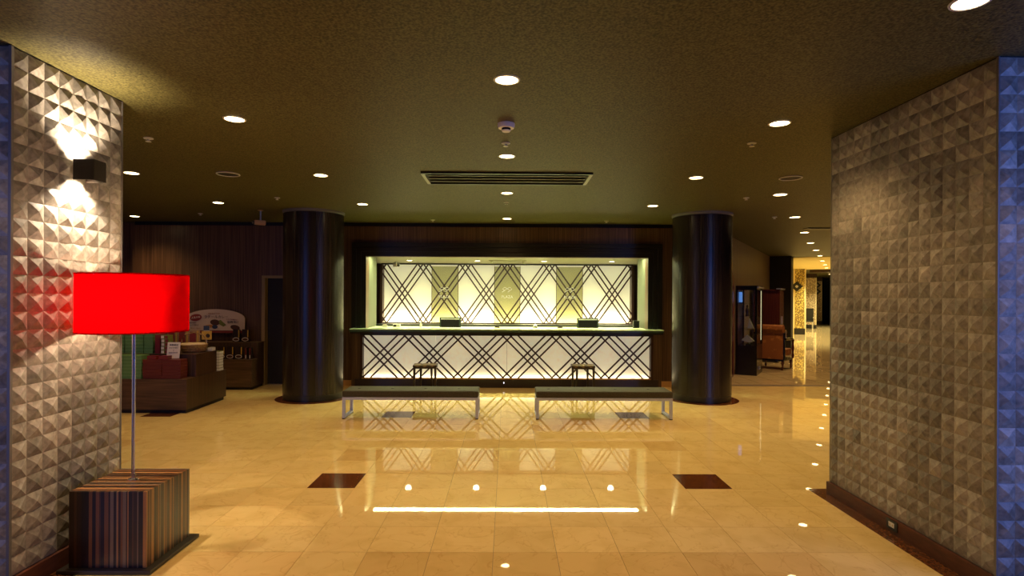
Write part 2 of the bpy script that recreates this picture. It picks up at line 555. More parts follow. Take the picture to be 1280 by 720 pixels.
# dark pier, then the papered piers further on
struct(q4([cor(6.86, -0.3), cor(6.86, 0.62), cor(7.6, 0.62), cor(7.6, -0.3)], 0, CE).build('wall_pier_dark', 'black_gap'))
struct(q4([cor(7.61, -0.4), cor(7.61, -0.2), cor(34, -0.2), cor(34, -0.4)], 0, CE).build('wall_corridor_far', 'pale_strip'))
struct(q4([cor(34, -3), cor(34, 5), cor(34.2, 5), cor(34.2, -3)], 0, CE).build('wall_far_end', 'black_gap'))
for k, (s, n0, n1, mt, h0, top) in enumerate([(15.6, 0.06, 0.44, 'damask_yellow', 0.27, CE - 0.02), (21.5, 0.08, 0.60, 'damask_cream', 0.2, 2.72), (27.5, 0.20, 0.62, 'damask_cream', 0.2, 2.70)]):
    p = struct(q4([cor(s, -0.2), cor(s, n1 + 0.03), cor(s + 0.5, n1 + 0.03), cor(s + 0.5, -0.2)], 0, CE - 0.02).build('wall_pier_%d' % (k + 1), 'pale_strip' if k == 0 else 'wood_dark'))
    q4([cor(s - 0.02, n0), cor(s - 0.02, n1), cor(s, n1), cor(s, n0)], h0, top).build('paper_panel', mt, p)
    q4([cor(s - 0.03, n0 - 0.03), cor(s - 0.03, n1 + 0.03), cor(s, n1 + 0.03), cor(s, n0 - 0.03)], 0, h0).build('baseboard', 'black_gap', p)
    if k:
        q4([cor(s - 0.02, n1), cor(s - 0.02, n1 + 0.03), cor(s, n1 + 0.03), cor(s, n1)], h0, top).build('edge_strip', 'pale_strip', p)
struct(q4([cor(16.3, 0.6), cor(16.3, 3.2), cor(16.5, 3.2), cor(16.5, 0.6)], 2.80, CE).build('trim_2', 'wood_dark'))
# made-up glazed frames out of view, added to house the blue lamps
for k, (x0, x1) in enumerate(((3.4, 5.8), (-5.8, -3.4))):
    wn = struct(B(x0, x1, 1.04, 1.14, 0.0, 0.14).build('window_%d' % (k + 1), 'black_frame'))
    B(x0, x1, 1.04, 1.14, 2.82, CE - 0.001).build('window_head', 'black_frame', wn)
    for q in range(4):
        xx = x0 + (x1 - x0 - 0.06) * q / 3
        B(xx, xx + 0.06, 1.04, 1.14, 0.1405, 2.8195).build('mullion', 'black_frame', wn)
        if q < 3:
            B(xx + 0.0605, xx + (x1 - x0 - 0.06) / 3 - 0.0005, 1.085, 1.095, 0.1405, 2.8195).build('pane', 'glass_clear', wn)
# baseboards along the reception wall
struct(B(-3.70, -2.74, YB - 0.02, YB, 0, 0.10).build('baseboard_left', 'led_orange'))
struct(B(2.74, 3.62, YB - 0.02, YB, 0, 0.10).build('baseboard_right', 'led_orange'))

# door in the shop wall
d1 = struct(B(-4.36, -3.72, YB + 0.10, YB + 0.15, 0.0, 1.94).build('door_1', 'black_gap'))
B(-4.42, -4.36, YB - 0.025, YB + 0.16, 0, 1.98).build('door_frame', 'door_trim', d1)
B(-4.36, -3.70, YB - 0.025, YB + 0.16, 1.935, 1.98).build('door_frame', 'door_trim', d1)
B(-4.33, -4.0, YB + 0.05, YB + 0.11, 0.0, 0.02).build('threshold', 'chrome', d1)

# ------------------------------------------------------------------ reception bay behind the opening
struct(B(-2.75, -OW, YB + 0.2, 11.12, 0, 2.40).build('wall_bay_left', 'return_wall'))
struct(B(OW, 2.75, YB + 0.2, 11.12, 0, 2.40).build('wall_bay_right', 'return_wall'))
struct(B(-3.7, 3.7, YB + 0.201, 13.3, 2.362, 2.5).build('ceiling_bay', 'soffit'))
struct(B(-3.7, 3.7, 13.10, 13.25, 0, 2.36).build('wall_bay_back', 'wood_dark'))
struct(B(-3.7, -3.5, YB + 0.2, 13.1, 0, 2.36).build('wall_bay_side_left', 'wood_dark'))
struct(B(3.5, 3.7, YB + 0.2, 13.1, 0, 2.36).build('wall_bay_side_right', 'wood_dark'))
# stepped black portal around the opening
tp = struct(B(-2.80, 2.80, YB - 0.055, YB - 0.001, 2.51, 2.585).build('trim_3', 'black_frame'))
for k in range(3):
    a, b0 = 2.80 - 0.083 * k, 2.80 - 0.083 * (k + 1)
    zt, zb = 2.585 - 0.08 * k, 2.585 - 0.08 * (k + 1)
    y0 = YB - 0.055 + 0.018 * k
    for s in (-1, 1):
        B(min(s * a, s * b0), max(s * a, s * b0), y0, YB - 0.0005, 1.05, zb).build('portal_step', 'black_frame', tp)
    if k:
        B(-a, a, y0, YB - 0.0005, zb, zt).build('portal_step', 'black_frame', tp)
# light strip tucked behind the head of the opening
t = thing('strip_light', 'long cream light strip tucked behind the head of reception opening', 'light', (0, 10.60, 2.3615))
B(-2.48, 2.48, -0.09, 0.09, -0.004, 0.0).build('housing', 'white_plastic', t)
B(-2.46, 2.46, -0.08, 0.08, -0.010, -0.004).build('diffuser', 'tube_glow', t)


# lattice bars clipped to a panel
def clip(poly, x0, x1, z0, z1):
    def cut(pts, inside, inter):
        out = []
        for i in range(len(pts)):
            a, b = pts[i - 1], pts[i]
            if inside(b):
                if not inside(a): out.append(inter(a, b))
                out.append(b)
            elif inside(a):
                out.append(inter(a, b))
        return out

    def at(a, b, k, v):
        t_ = (v - a[k]) / (b[k] - a[k])
        return (a[0] + (b[0] - a[0]) * t_, a[1] + (b[1] - a[1]) * t_)
    for k, v, sg in ((0, x0, 1), (0, x1, -1), (1, z0, 1), (1, z1, -1)):
        if not poly: return []
        poly = cut(poly, lambda p: sg * (p[k] - v) >= 0, lambda a, b: at(a, b, k, v))
    return poly


def lattice(parent, x0, x1, z0, z1, period, d, slope, ncl, width, y0, th, xc=0.0):
    zm = (z0 + z1) / 2
    L_ = (z1 - z0)
    for sgn in (1, -1):
        for k in range(-1, ncl + 1):
            for q in (-1, 0, 1):
                cx = xc + (k - (ncl - 1) / 2) * period + q * d
                dx = sgn * L_ / slope
                a = Vector((cx - dx, zm - L_)); b = Vector((cx + dx, zm + L_))
                n = Vector((-(b - a).y, (b - a).x)).normalized() * width / 2
                poly = clip([tuple(a + n), tuple(b + n), tuple(b - n), tuple(a - n)], x0, x1, z0, z1)
                if len(poly) < 3: continue
                if max(p[1] for p in poly) - min(p[1] for p in poly) < 0.03: continue
                off = 0.0 if sgn > 0 else 0.004
                MB().prism(poly, y0 + off, y0 + off + th, 'xz').build('lattice_bar', 'lattice', parent)


# back screen
t = thing('backlit_screen', 'tall backlit cream screen with crossed dark lattice behind the reception desk', 'screen', (0, 12.98, 0))
SX, SZ0, SZ1 = 2.82, 1.035, 2.335
edges = [-SX, -1.70, -1.11, -0.29, 0.29, 1.11, 1.70, SX]
for a, b0 in zip(edges[:-1], edges[1:]):
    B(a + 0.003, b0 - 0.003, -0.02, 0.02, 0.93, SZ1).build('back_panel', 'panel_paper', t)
lattice(t, -SX, SX, SZ0, SZ1, 0.944, 0.126, 1.42, 6, 0.030, -0.20, 0.02)
for s in (-1, 1):
    B(s * SX - 0.025, s * SX + 0.025, -0.22, 0.02, 0.9, SZ1).build('side_post', 'lattice', t)
B(-SX, SX, -0.22, 0.02, SZ1, SZ1 + 0.024).build('head_rail', 'black_frame', t)
B(-SX, SX, -0.215, -0.175, SZ0 - 0.025, SZ0).build('foot_rail', 'lattice', t)


def logo(parent, y, zc, mat):
    """two linked diamonds with tails, over a line of capitals"""
    a = 0.062
    for s in (-1, 1):
        pts = [(s * -0.02, -0.6), (s * 0.9, 0.45), (s * 1.5, 0.85), (s * 2.2, 0.3), (s * 1.5, -0.25), (s * 0.2, -0.85)]
    z = zc
    up = [(-1.9, -0.75), (-0.6, 0.1), (0.05, 0.55), (0.7, 0.95), (1.05, 0.95), (1.75, 0.42), (0.2, -0.75)]
    dn = [(0.75, 0.05), (0.0, 0.42), (-0.75, 0.95), (-1.05, 0.95), (-1.75, 0.42), (-1.0, -0.1)]
    m_ = MB()
    for pl in (up, dn):
        m_.tube([(p[0] * a, y, z + p[1] * a) for p in pl], 0.0075, 6)
    m_.build('emblem', mat, parent)
    text('lettering', 'PLAZA', 0.088, mat, parent, (0, y, z - 0.155), (R(90), 0, 0), 0.003)


for k, (x0, x1) in enumerate(((-1.70, -1.11), (-0.29, 0.29), (1.11, 1.70))):
    front = k != 1
    yy = 12.70 if front else 12.84
    g = thing('logo_panel', ['smoked glass logo panel on the screen side by the white card reader', 'smoked glass logo panel in the middle of the screen behind its bars',
                             'smoked glass logo panel on the screen side by the black box'][k], 'panel', ((x0 + x1) / 2, yy if not front else 12.84, 0.97), 0, 'smoked logo panels on the back screen')
    hw = (x1 - x0) / 2
    B(-hw, hw, -0.004, 0.004, 0.03, 1.33).build('glass_sheet', 'smoked_panel', g)
    for s in (-1, 1):
        B(s * hw - 0.006, s * hw + 0.006, -0.008, 0.008, 0.03, 1.33).build('edge_strip', 'lattice', g)
    logo(g, -0.03 if not front else -0.085, 0.80, 'white_plastic')

# low cabinet under the screen
t = thing('back_cabinet', 'low dark cabinet below the backlit screen', 'cabinet', (0, 12.5, 0))
B(-3.0, 3.0, -0.1, 0.24, 0, 0.985).build('body', 'ledge_dark', t)
B(-3.0, 3.0, -0.13, 0.24, 0.985, 1.01).build('top', 'ledge_dark', t)
for k in range(6):
    B(-2.98 + k, -2.02 + k, -0.118, -0.1, 0.06, 0.96).build('door', 'ledge_dark', t)

# ------------------------------------------------------------------ reception counter
t = thing('reception_counter', 'long reception counter with backlit cream front under crossed dark lattice', 'counter', (0, 10.15, 0))
B(-2.70, 2.70, -0.03, 0.10, 0.0, 0.150).build('plinth', 'plinth_dark', t)
for k in range(4):
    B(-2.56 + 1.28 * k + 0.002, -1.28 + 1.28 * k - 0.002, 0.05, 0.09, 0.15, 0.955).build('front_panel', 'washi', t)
B(-2.58, 2.58, -0.035, 0.0, 0.150, 0.172).build('foot_rail', 'led_orange', t)
B(-2.60, 2.60, -0.04, 0.09, 0.925, 0.958).build('head_rail', 'black_frame', t)
for s in (-1, 1):
    B(s * 2.585 - 0.022, s * 2.585 + 0.022, -0.035, 0.09, 0.15, 0.958).build('side_post', 'lattice', t)
    B(min(s * 2.61, s * 2.76), max(s * 2.61, s * 2.76), -0.02, 0.148, 0.0, 0.958).build('end_panel', 'wood_wall', t)
lattice(t, -2.56, 2.56, 0.172, 0.925, 0.874, 0.140, 1.0, 6, 0.027, -0.035, 0.02)
B(-2.77, 2.77, -0.15, 0.145, 1.027, 1.045).build('counter_top', 'countertop', t, bevel=0.006)
B(-2.768, 2.768, -0.148, 0.145, 0.995, 1.0265).build('edge_band', 'edge_teal', t)
B(-2.76, 2.76, -0.125, 0.145, 0.960, 0.9945).build('fascia', 'black_frame', t)
B(-2.54, 2.54, 0.147, 0.90, 0.990, 1.040).build('desk_top', 'desk', t)
B(-2.50, 2.50, 0.80, 0.84, 0.02, 0.985).build('modesty_panel', 'ledge_dark', t)
B(-0.06, -0.045, -0.033, -0.0305, 0.075, 0.105).build('indicator', 'tiny_led', t)


def on_desk(x, y):
    return (x, y, 1.0405)


# monitors seen from behind
def monitor(x, y, label):
    g = thing('monitor', label, 'monitor', on_desk(x, y), 0, 'monitors on the reception desk')
    B(-0.20, 0.20, -0.01, 0.012, 0.0, 0.185).build('casing', 'frame_grey', g, bevel=0.004)
    B(-0.17, 0.17, -0.026, -0.011, 0.0, 0.145).build('rear_cover', 'grey_plastic', g, bevel=0.004)
    B(-0.172, 0.172, -0.027, -0.0101, 0.148, 0.168).build('light_band', 'white_plastic', g)
    B(-0.09, 0.09, 0.013, 0.12, 0.0, 0.012).build('foot', 'grey_plastic', g)
    return g


monitor(-1.07, 10.72, 'grey monitor seen from behind, on desk near white card reader')
monitor(1.52, 10.72, 'grey monitor seen from behind, on desk between silver bell and black box')
g = thing('card_reader', 'white card reader with dark slot on the reception desk', 'card reader', on_desk(-2.08, 10.75))
B(-0.065, 0.065, -0.05, 0.05, 0, 0.055).build('casing', 'white_plastic', g, bevel=0.006)
B(-0.055, 0.0, -0.053, -0.0505, 0.008, 0.042).build('slot', 'grey_plastic', g)
g = thing('card_holder', 'flat white card holder beside the card reader', 'card holder', on_desk(-2.30, 10.72))
B(-0.05, 0.05, -0.03, 0.03, 0, 0.03).build('tray', 'white_plastic', g, bevel=0.004)
B(-0.035, 0.035, -0.006, 0.0, 0.03, 0.055).build('card', 'card_white', g)
g = thing('soap_dispenser', 'small white pump bottle standing on the reception desk', 'bottle', on_desk(-1.62, 10.7))
MB().lathe([(0.022, 0), (0.024, 0.01), (0.022, 0.06), (0.009, 0.075), (0.009, 0.088)], 16).build('bottle', 'white_plastic', g, True)
MB().lathe([(0.013, 0.088), (0.013, 0.1)], 12).box(-0.035, 0.0, -0.008, 0.008, 0.1, 0.11).build('pump', 'white_plastic', g)
g = thing('call_bell', 'silver domed call bell on the reception desk', 'bell', on_desk(0.53, 10.7))
MB().lathe([(0.044, 0), (0.044, 0.012), (0.03, 0.018)], 20).build('base', 'black_plastic', g, True)
MB().lathe([(0.04, 0.02), (0.038, 0.035), (0.03, 0.052), (0.016, 0.062), (0.004, 0.065)], 20).build('dome', 'steel', g, True)
MB().lathe([(0.005, 0.065), (0.007, 0.072), (0.003, 0.078)], 10).build('button', 'steel', g, True)
for x, lb in ((-0.19, 'low dark pen tray on desk between grey monitor and silver bell'), (0.99, 'low dark pen tray on desk between silver bell and grey monitor')):
    g = thing('pen_tray', lb, 'tray', on_desk(x, 10.65), 0, 'pen trays on the reception desk')
    MB().prism([(-0.05, 0), (0.05, 0), (0.04, 0.022), (0.0, 0.03), (-0.04, 0.022)], -0.03, 0.03, 'xz').build('tray', 'wood_dark', g)
    MB().tube([(-0.04, -0.01, 0.032), (0.045, 0.005, 0.030)], 0.004, 6).build('pen', 'black_plastic', g)
g = thing('black_box', 'small black speaker box on the reception desk by the end wall', 'speaker', on_desk(2.44, 10.75))
B(-0.055, 0.055, -0.05, 0.05, 0, 0.14).build('casing', 'black_plastic', g, bevel=0.005)
B(-0.045, 0.045, -0.054, -0.0505, 0.012, 0.128).build('grille', 'grey_plastic', g)
g = thing('glass_bottle', 'slim clear bottle on the reception desk beside the black box', 'bottle', on_desk(2.32, 10.75))
MB().lathe([(0.02, 0), (0.02, 0.07), (0.008, 0.09), (0.008, 0.11)], 14).build('bottle', 'glass_clear', g, True)
MB().lathe([(0.010, 0.11), (0.010, 0.122)], 10).build('cap', 'black_plastic', g)

# ceiling cassette and camera in the bay
t = thing('air_grille', 'cream air grille in the ceiling above the reception desk', 'vent', (0, 11.75, 2.361))
B(-0.38, 0.38, -0.20, 0.20, -0.012, 0.0).build('frame', 'soffit', t)
for k in range(4):
    MB().prism([(-0.15 + k * 0.09, -0.013), (-0.10 + k * 0.09, -0.040), (-0.095 + k * 0.09, -0.036), (-0.145 + k * 0.09, -0.0125)], -0.3, 0.3, 'yz').build('louvre', 'slat_metal', t)
for s in (-1, 1):
    B(s * 0.33 - 0.012, s * 0.33 + 0.012, -0.17, 0.17, -0.05, -0.0125).build('end_cheek', 'soffit', t)


def camera_unit(name, label, loc, rz, drop, mat):
    g = thing(name, label, 'camera', loc, rz)
    MB().lathe([(0.04, -0.012), (0.04, 0)], 16).build('mount', mat, g)
    MB().lathe([(0.013, -drop), (0.013, -0.012)], 10).build('stem', 'steel', g, True)
    B(-0.045, 0.045, -0.09, 0.07, -drop - 0.07, -drop).build('body', mat, g, bevel=0.008)
    bm_ = MB().lathe([(0.026, 0), (0.028, 0.03)], 16)
    bm_.build('lens', 'black_plastic', g, True, loc=(0, -0.089, -drop - 0.035), rot=(R(90), 0, 0))
    return g


camera_unit('security_camera', 'small pale security camera above the backlit screen corner', (-2.40, 12.3, 2.361), R(35), 0.04, 'white_plastic')
camera_unit('ceiling_camera', 'tan security camera on a steel stem above the gift shop', (-3.85, 8.9, CE - 0.001), R(-60), 0.16, 'pouch_tan')


# ------------------------------------------------------------------ downlights
def downlight(x, y, z, label, group, r, e, color, disc='lamp_disc', spread=125, blend=0.8):
    g = thing('downlight', label, 'light', (x, y, z), 0, group)
    MB().lathe([(r * 1.22, -0.0015), (r * 1.20, -0.006), (r * 1.02, -0.007), (r * 1.0, -0.001)], 28, cap=False).build('trim_ring', 'trim_ring', g, True)
    MB().lathe([(r, -0.004), (r, -0.001)], 28).build('lens', disc, g)
    l = light('lamp', 'SPOT', (x, y, z - 0.03), e, color, (0, 0, 0), spot_size=R(spread), spot_blend=blend, shadow_soft_size=r)
    l.parent = g; l.location = (0, 0, -0.03)
    return g


LG = 'warm downlights in the lobby ceiling'
ZC = CE - 0.0005
for x, y, lb in [(-0.01, 3.48, 'warm round downlight in the ceiling ahead of the smoke detector'),
                 (-0.01, 5.37, 'warm round downlight between the smoke detector and the long slot vent'),
                 (-0.01, 7.28, 'warm round downlight just past the long slot vent'),
                 (-0.01, 9.66, 'warm round downlight close above the reception wall'),
                 (-2.06, 4.30, 'warm round downlight in the ceiling out from the red floor lamp'),
                 (-2.06, 6.28, 'warm round downlight between floor lamp and the round column by the shop'),
                 (-2.10, 8.24, 'warm round downlight beside the round column by the shop'),
                 (2.06, 2.52, 'warm round downlight at the entrance end of the stone pillar with the socket'),
                 (2.06, 4.30, 'warm round downlight beside the stone pillar with the socket'),
                 (2.08, 6.27, 'warm round downlight ahead of the round column by the corridor'),
                 (2.10, 8.22, 'warm round downlight beside the round column by the corridor'),
                 (-2.06, 2.40, 'warm round downlight at the entrance end of the stone pillar with the sconce'),
                 (-0.01, 1.55, 'warm round downlight on the middle line, out toward the entrance'),
                 (-4.10, 6.23, 'warm round downlight over the gift shop display table approach'),
                 (-4.15, 8.19, 'warm round downlight above the gift shop display table'),
                 (-6.30, 9.66, 'warm round downlight near the shop wall corner'),
                 (-6.20, 7.0, 'warm round downlight deep in the gift shop')]:
    downlight(x, y, ZC, lb, LG, 0.068, (30 if y < 3 else 50 if y < 7 else 34) if x > -3 else 48, WARM)
CG = 'warm downlights in line down the corridor'
for k, (x, y) in enumerate([(3.49, 7.26), (4.70, 9.27), (5.98, 11.41), (7.25, 13.55), (8.49, 15.58), (9.73, 17.63), (11.05, 19.87), (12.4, 22.1), (13.7, 24.3), (15.0, 26.5), (16.3, 28.7), (17.6, 30.9)]):  # last three are added to light the far piers
    downlight(x, y, ZC if k < 6 or k > 9 else CE - 0.0155, 'warm downlight in the corridor row, %s from the round column' % ('first', 'second', 'third', 'fourth', 'fifth', 'sixth', 'seventh', 'eighth', 'ninth', 'added tenth', 'added eleventh', 'added twelfth')[k], CG, 0.075, 110 if k < 6 else 560,
              WARM if k < 6 else (1.0, 0.88, 0.44))
for k, x in enumerate((-2.02, -0.62, 0.76, 2.16)):
    downlight(x, 11.76, 2.3615, 'cream downlight over the reception desk, %s from the gift shop side' % ('first', 'second', 'third', 'fourth')[k], 'downlights over the reception desk', 0.06, 34,
              (1.0, 0.90, 0.58), 'lamp_disc_cream', 150, 0.6)

# ------------------------------------------------------------------ ceiling fittings
t = thing('slot_vent', 'long dark slot air vent in the lobby ceiling', 'vent', (-0.01, 6.37, ZC))
for s in (-1, 1):
    B(-0.92, 0.92, s * 0.285 - 0.02, s * 0.285 + 0.02, -0.02, 0).build('frame_rail', 'black_frame', t)
    B(s * 0.905 - 0.018, s * 0.905 + 0.018, -0.265, 0.265, -0.02, 0).build('frame_end', 'slat_metal', t)
B(-0.885, 0.885, -0.263, 0.263, -0.003, 0).build('throat', 'black_gap', t)
for k in range(3):
    y = -0.15 + k * 0.15
    MB().prism([(y - 0.05, -0.022), (y + 0.05, -0.006), (y + 0.05, -0.004), (y - 0.05, -0.018)], -0.87, 0.87, 'yz').build('slat', 'slat_metal', t)
t = thing('smoke_detector', 'white round smoke detector on the lobby ceiling', 'smoke detector', (-0.015, 4.37, ZC))
MB().lathe([(0.066, 0), (0.066, -0.02), (0.06, -0.036)], 28).build('base', 'white_plastic', t, True)
MB().lathe([(0.034, -0.036), (0.034, -0.05), (0.02, -0.052)], 24).build('chamber', 'grey_plastic', t, True)
MB().lathe([(0.036, -0.052), (0.030, -0.062)], 24).build('cap', 'white_plastic', t, True)


def sprinkler(x, y, label):
    g = thing('sprinkler', label, 'sprinkler', (x, y, ZC), 0, 'small ceiling sprinklers')
    MB().lathe([(0.038, 0), (0.038, -0.006), (0.02, -0.012)], 20).build('rose', 'trim_ring', g, True)
    MB().lathe([(0.010, -0.012), (0.010, -0.028)], 10).build('stem', 'trim_ring', g)
    MB().lathe([(0.022, -0.028), (0.022, -0.031)], 16).build('deflector', 'trim_ring', g)
    return g


for x, y, lb in [(-0.02, 4.92, 'small pale sprinkler head just past the smoke detector'), (-3.05, 4.85, 'small pale sprinkler head near the stone pillar with the sconce'),
                 (2.09, 4.86, 'small pale sprinkler head near the stone pillar with the socket'), (-3.13, 7.75, 'small pale sprinkler head ahead of the shop-side column'),
                 (3.16, 7.51, 'small pale sprinkler head ahead of the corridor-side column'), (4.37, 9.28, 'small pale sprinkler head beside the corridor downlights'),
                 (-1.30, 9.9, 'small pale sprinkler head at the reception wall, toward the shop'), (1.72, 9.9, 'small pale sprinkler head at the reception wall, toward the corridor'),
                 (-0.02, 8.0, 'small pale sprinkler head between the two rearmost middle downlights'), (-5.0, 9.3, 'small pale sprinkler head above the gift shop sign')]:
    sprinkler(x, y, lb)
for x, lb in ((-3.06, 'round dark ceiling speaker with pale rim toward the gift shop'), (3.12, 'round dark ceiling speaker with pale rim toward the corridor')):
    g = thing('ceiling_speaker', lb, 'speaker', (x, 6.25, ZC), 0, 'round ceiling speakers')
    MB().lathe([(0.118, 0), (0.122, -0.008), (0.112, -0.012), (0.106, -0.006)], 32, cap=False).build('rim', 'trim_ring', g, True)
    MB().lathe([(0.108, -0.006), (0.108, 0)], 32).build('grille', 'black_gap', g)
t = thing('slot_vent', 'short dark slot vent in the corridor ceiling', 'vent', (5.95, 10.75, ZC))
B(-0.30, 0.30, -0.10, 0.10, -0.012, 0).build('frame', 'black_frame', t)
for k in range(3):
    B(-0.27, 0.27, -0.07 + k * 0.055, -0.045 + k * 0.055, -0.018, -0.0121).build('slat', 'slat_metal', t)

# ------------------------------------------------------------------ round columns
for cx, cy, lb in ((-3.08, 9.08, 'dark wood veneered round column beside the gift shop'), (3.118, 9.1, 'dark wood veneered round column beside the corridor')):
    t = thing('round_column', lb, 'column', (cx, cy, 0), 0, 'round columns either side of reception')
    r = 0.458
    MB().lathe([(r - 0.02, 0), (r - 0.02, 2.90)], 48).build('core', 'black_gap', t, True)
    NP = 16
    for k in range(NP):
        a0 = 2 * PI * k / NP + 0.004; a1 = 2 * PI * (k + 1) / NP - 0.004
        poly = [(r * math.cos(a0 + (a1 - a0) * i / 6), r * math.sin(a0 + (a1 - a0) * i / 6)) for i in range(7)]
        poly += [((r - 0.018) * math.cos(a1 + (a0 - a1) * i / 6), (r - 0.018) * math.sin(a1 + (a0 - a1) * i / 6)) for i in range(7)]
        MB().prism(poly, 0.10, 2.90, 'xy').build('veneer_panel', 'wood_column', t, True)
    MB().lathe([(r - 0.003, 0.0025), (r - 0.003, 0.10)], 64).build('base_ring', 'black_frame', t, True)
    MB().lathe([(r - 0.02, 2.90), (r + 0.012, 2.92), (r + 0.012, CE - 0.001)], 64).build('top_ring', 'corner_trim', t, True)


# ------------------------------------------------------------------ stone-clad pillars
def stone_variants(cy, cz):
    out = []
    rr = random.Random(11)
    for k in range(12):
        ax, az = rr.uniform(-0.005, 0.005), rr.uniform(-0.005, 0.005)
        h = rr.uniform(0.0145, 0.0175)
        e = 0.0002
        y, z = cy / 2 - e, cz / 2 - e
        o = [rr.uniform(0.0, 0.0015) for _ in range(4)]
        m_ = MB().add([(-0.004, -y, -z), (-0.004, y, -z), (-0.004, y, z), (-0.004, -y, z),
                       (o[0], -y, -z), (o[1], y, -z), (o[2], y, z), (o[3], -y, z), (h, ax, az)],
                      [(0, 1, 5, 4), (1, 2, 6, 5), (2, 3, 7, 6), (3, 0, 4, 7), (4, 5, 8), (5, 6, 8), (6, 7, 8), (7, 4, 8)])
        out.append((m_, 'stone%d' % (0, 1, 2)[k % 3]))
    return out


def pillar(label, xface, side, y0, y1, xback, ncol, npart_side, nfront_part):
    """side = +1: clad face looks to +x, -1: to -x"""
    t = thing('stone_pillar', label, 'pillar', ((xface + xback) / 2, (y0 + y1) / 2, 0))
    ox, oy = t.location.x, t.location.y
    H0, H1 = 0.105, CE - 0.006
    x0, x1 = min(xface, xback), max(xface, xback)
    B(x0 - ox, x1 - ox, y0 - oy, y1 - oy, 0.001, H1 + 0.004).build('core', 'mortar', t)
    nrow = 28
    cz = (H1 - H0) / nrow
    cy = (y1 - y0) / ncol
    var = stone_variants(cy, cz)
    meshes = [m_.mesh('stone_block', mt) for m_, mt in var]
    rest = {}
    rr = random.Random(5)
    lots = {}

    def choose(face, c, r_):
        lot = lots.setdefault((face, (c + 1) // 4, r_ // 4), rr.choice((0, 0, 1, 1, 2)))
        own = [i for i, v_ in enumerate(var) if v_[1] == 'stone%d' % lot]
        return rr.choice(own) if own and rr.random() < 0.72 else rr.randrange(12)
    # irregular lots of stone, as delivered: neighbouring blocks share a lot now and then
    for c in range(ncol):
        for r_ in range(nrow):
            k = choose(0, c, r_)
            loc = Vector((xface - ox, y0 - oy + (c + 0.5) * cy, H0 + (r_ + 0.5) * cz))
            rot = Euler((0, 0, 0 if side > 0 else PI))
            if c < npart_side:
                o = link('stone_block', meshes[k], t, loc, rot)
                if rr.random() < 0.5: o.rotation_euler = (PI, 0, rot.z)
            else:
                rest.setdefault(var[k][1], MB()).add([(rot.to_matrix() @ Vector(v) + loc) for v in var[k][0].v], var[k][0].f)
    wf = abs(xback - xface)
    nf = round(wf / cy)
    for c in range(nf):
        for r_ in range(nrow):
            k = choose(1, c, r_)
            loc = Vector((xface - ox - side * (c + 0.5) * cy, y0 - oy, H0 + (r_ + 0.5) * cz))
            rot = Euler((0, 0, -PI / 2))
            if c < nfront_part:
                link('stone_block', meshes[k], t, loc, rot)
            else:
                rest.setdefault(var[k][1], MB()).add([(rot.to_matrix() @ Vector(v) + loc) for v in var[k][0].v], var[k][0].f)
    for mt, mb in rest.items():
        o = mb.build('stone_cladding', mt, t); o['kind'] = 'stuff'
    # corner beads, baseboard
    B(*sorted((xface - ox - 0.004, xface - ox + side * 0.012)), y0 - oy - 0.012, y0 - oy + 0.004, H0, H1).build('corner_bead', 'corner_trim', t)
    B(*sorted((xface - ox - 0.004, xface - ox + side * 0.006)), y1 - oy - 0.004, y1 - oy + 0.006, H0, H1).build('corner_bead', 'corner_trim', t)
    e = 0.022
    B(x0 - ox - e, x1 - ox + e, y0 - oy - e, y1 - oy + e, 0.0012, 0.10).build('baseboard', 'wood_base', t)
    B(x0 - ox - 0.004, x1 - ox + 0.004, y0 - oy - 0.004, y1 - oy + 0.004, H1, CE - 0.0005).build('shadow_gap', 'black_gap', t)
    return t


pillar('pillar clad in pyramid stone blocks, with a wall sconce on it', -2.655, 1, 3.06, 3.93, -3.60, 8, 8, 1)
pillar('pillar clad in pyramid stone blocks, with a socket in its baseboard', 2.685, -1, 3.09, 4.69, 3.75, 16, 9, 1)

t = thing('wall_socket', 'white double socket in black plate on the pillar baseboard', 'socket', (2.661, 3.90, 0.028))
B(-0.004, 0.0, -0.055, 0.055, 0.0, 0.066).build('plate', 'black_plastic', t)
B(-0.006, -0.0041, -0.028, 0.028, 0.018, 0.05).build('insert', 'white_plastic', t)
for s in (-1, 1):
    B(-0.0066, -0.0061, s * 0.014 - 0.004, s * 0.014 + 0.004, 0.028, 0.040).build('pin_hole', 'brass', t)

# ------------------------------------------------------------------ wall sconce
t = thing('wall_sconce', 'dark square up-and-down wall sconce on the stone pillar', 'light', (-2.618, 3.50, 2.375))
W, D, Hh = 0.052, 0.125, 0.062
B(D - 0.003, D, -W, W, -Hh, Hh).build('face_plate', 'sconce_metal', t)
for s in (-1, 1):
    B(0.0, D - 0.0031, s * W - 0.0015, s * W + 0.0015, -Hh, Hh).build('side_plate', 'sconce_metal', t)
B(-0.01, 0.0, -0.03, 0.03, -0.02, 0.02).build('wall_mount', 'sconce_metal', t)
MB().lathe([(0.011, -0.018), (0.018, -0.006), (0.018, 0.006), (0.011, 0.018)], 14).build('bulb', 'bulb', t, True, loc=(0.06, 0, 0))
l = light('lamp_up', 'SPOT', (0, 0, 0), 65, (1.0, 0.80, 0.56), (R(180), R(-14), 0), spot_size=R(120), spot_blend=0.9, shadow_soft_size=0.02)
l.parent = t; l.location = (0.06, 0, 0.03)
l = light('lamp_down', 'SPOT', (0, 0, 0), 65, (1.0, 0.80, 0.56), (0, R(14), 0), spot_size=R(120), spot_blend=0.9, shadow_soft_size=0.02)
l.parent = t; l.location = (0.06, 0, -0.03)

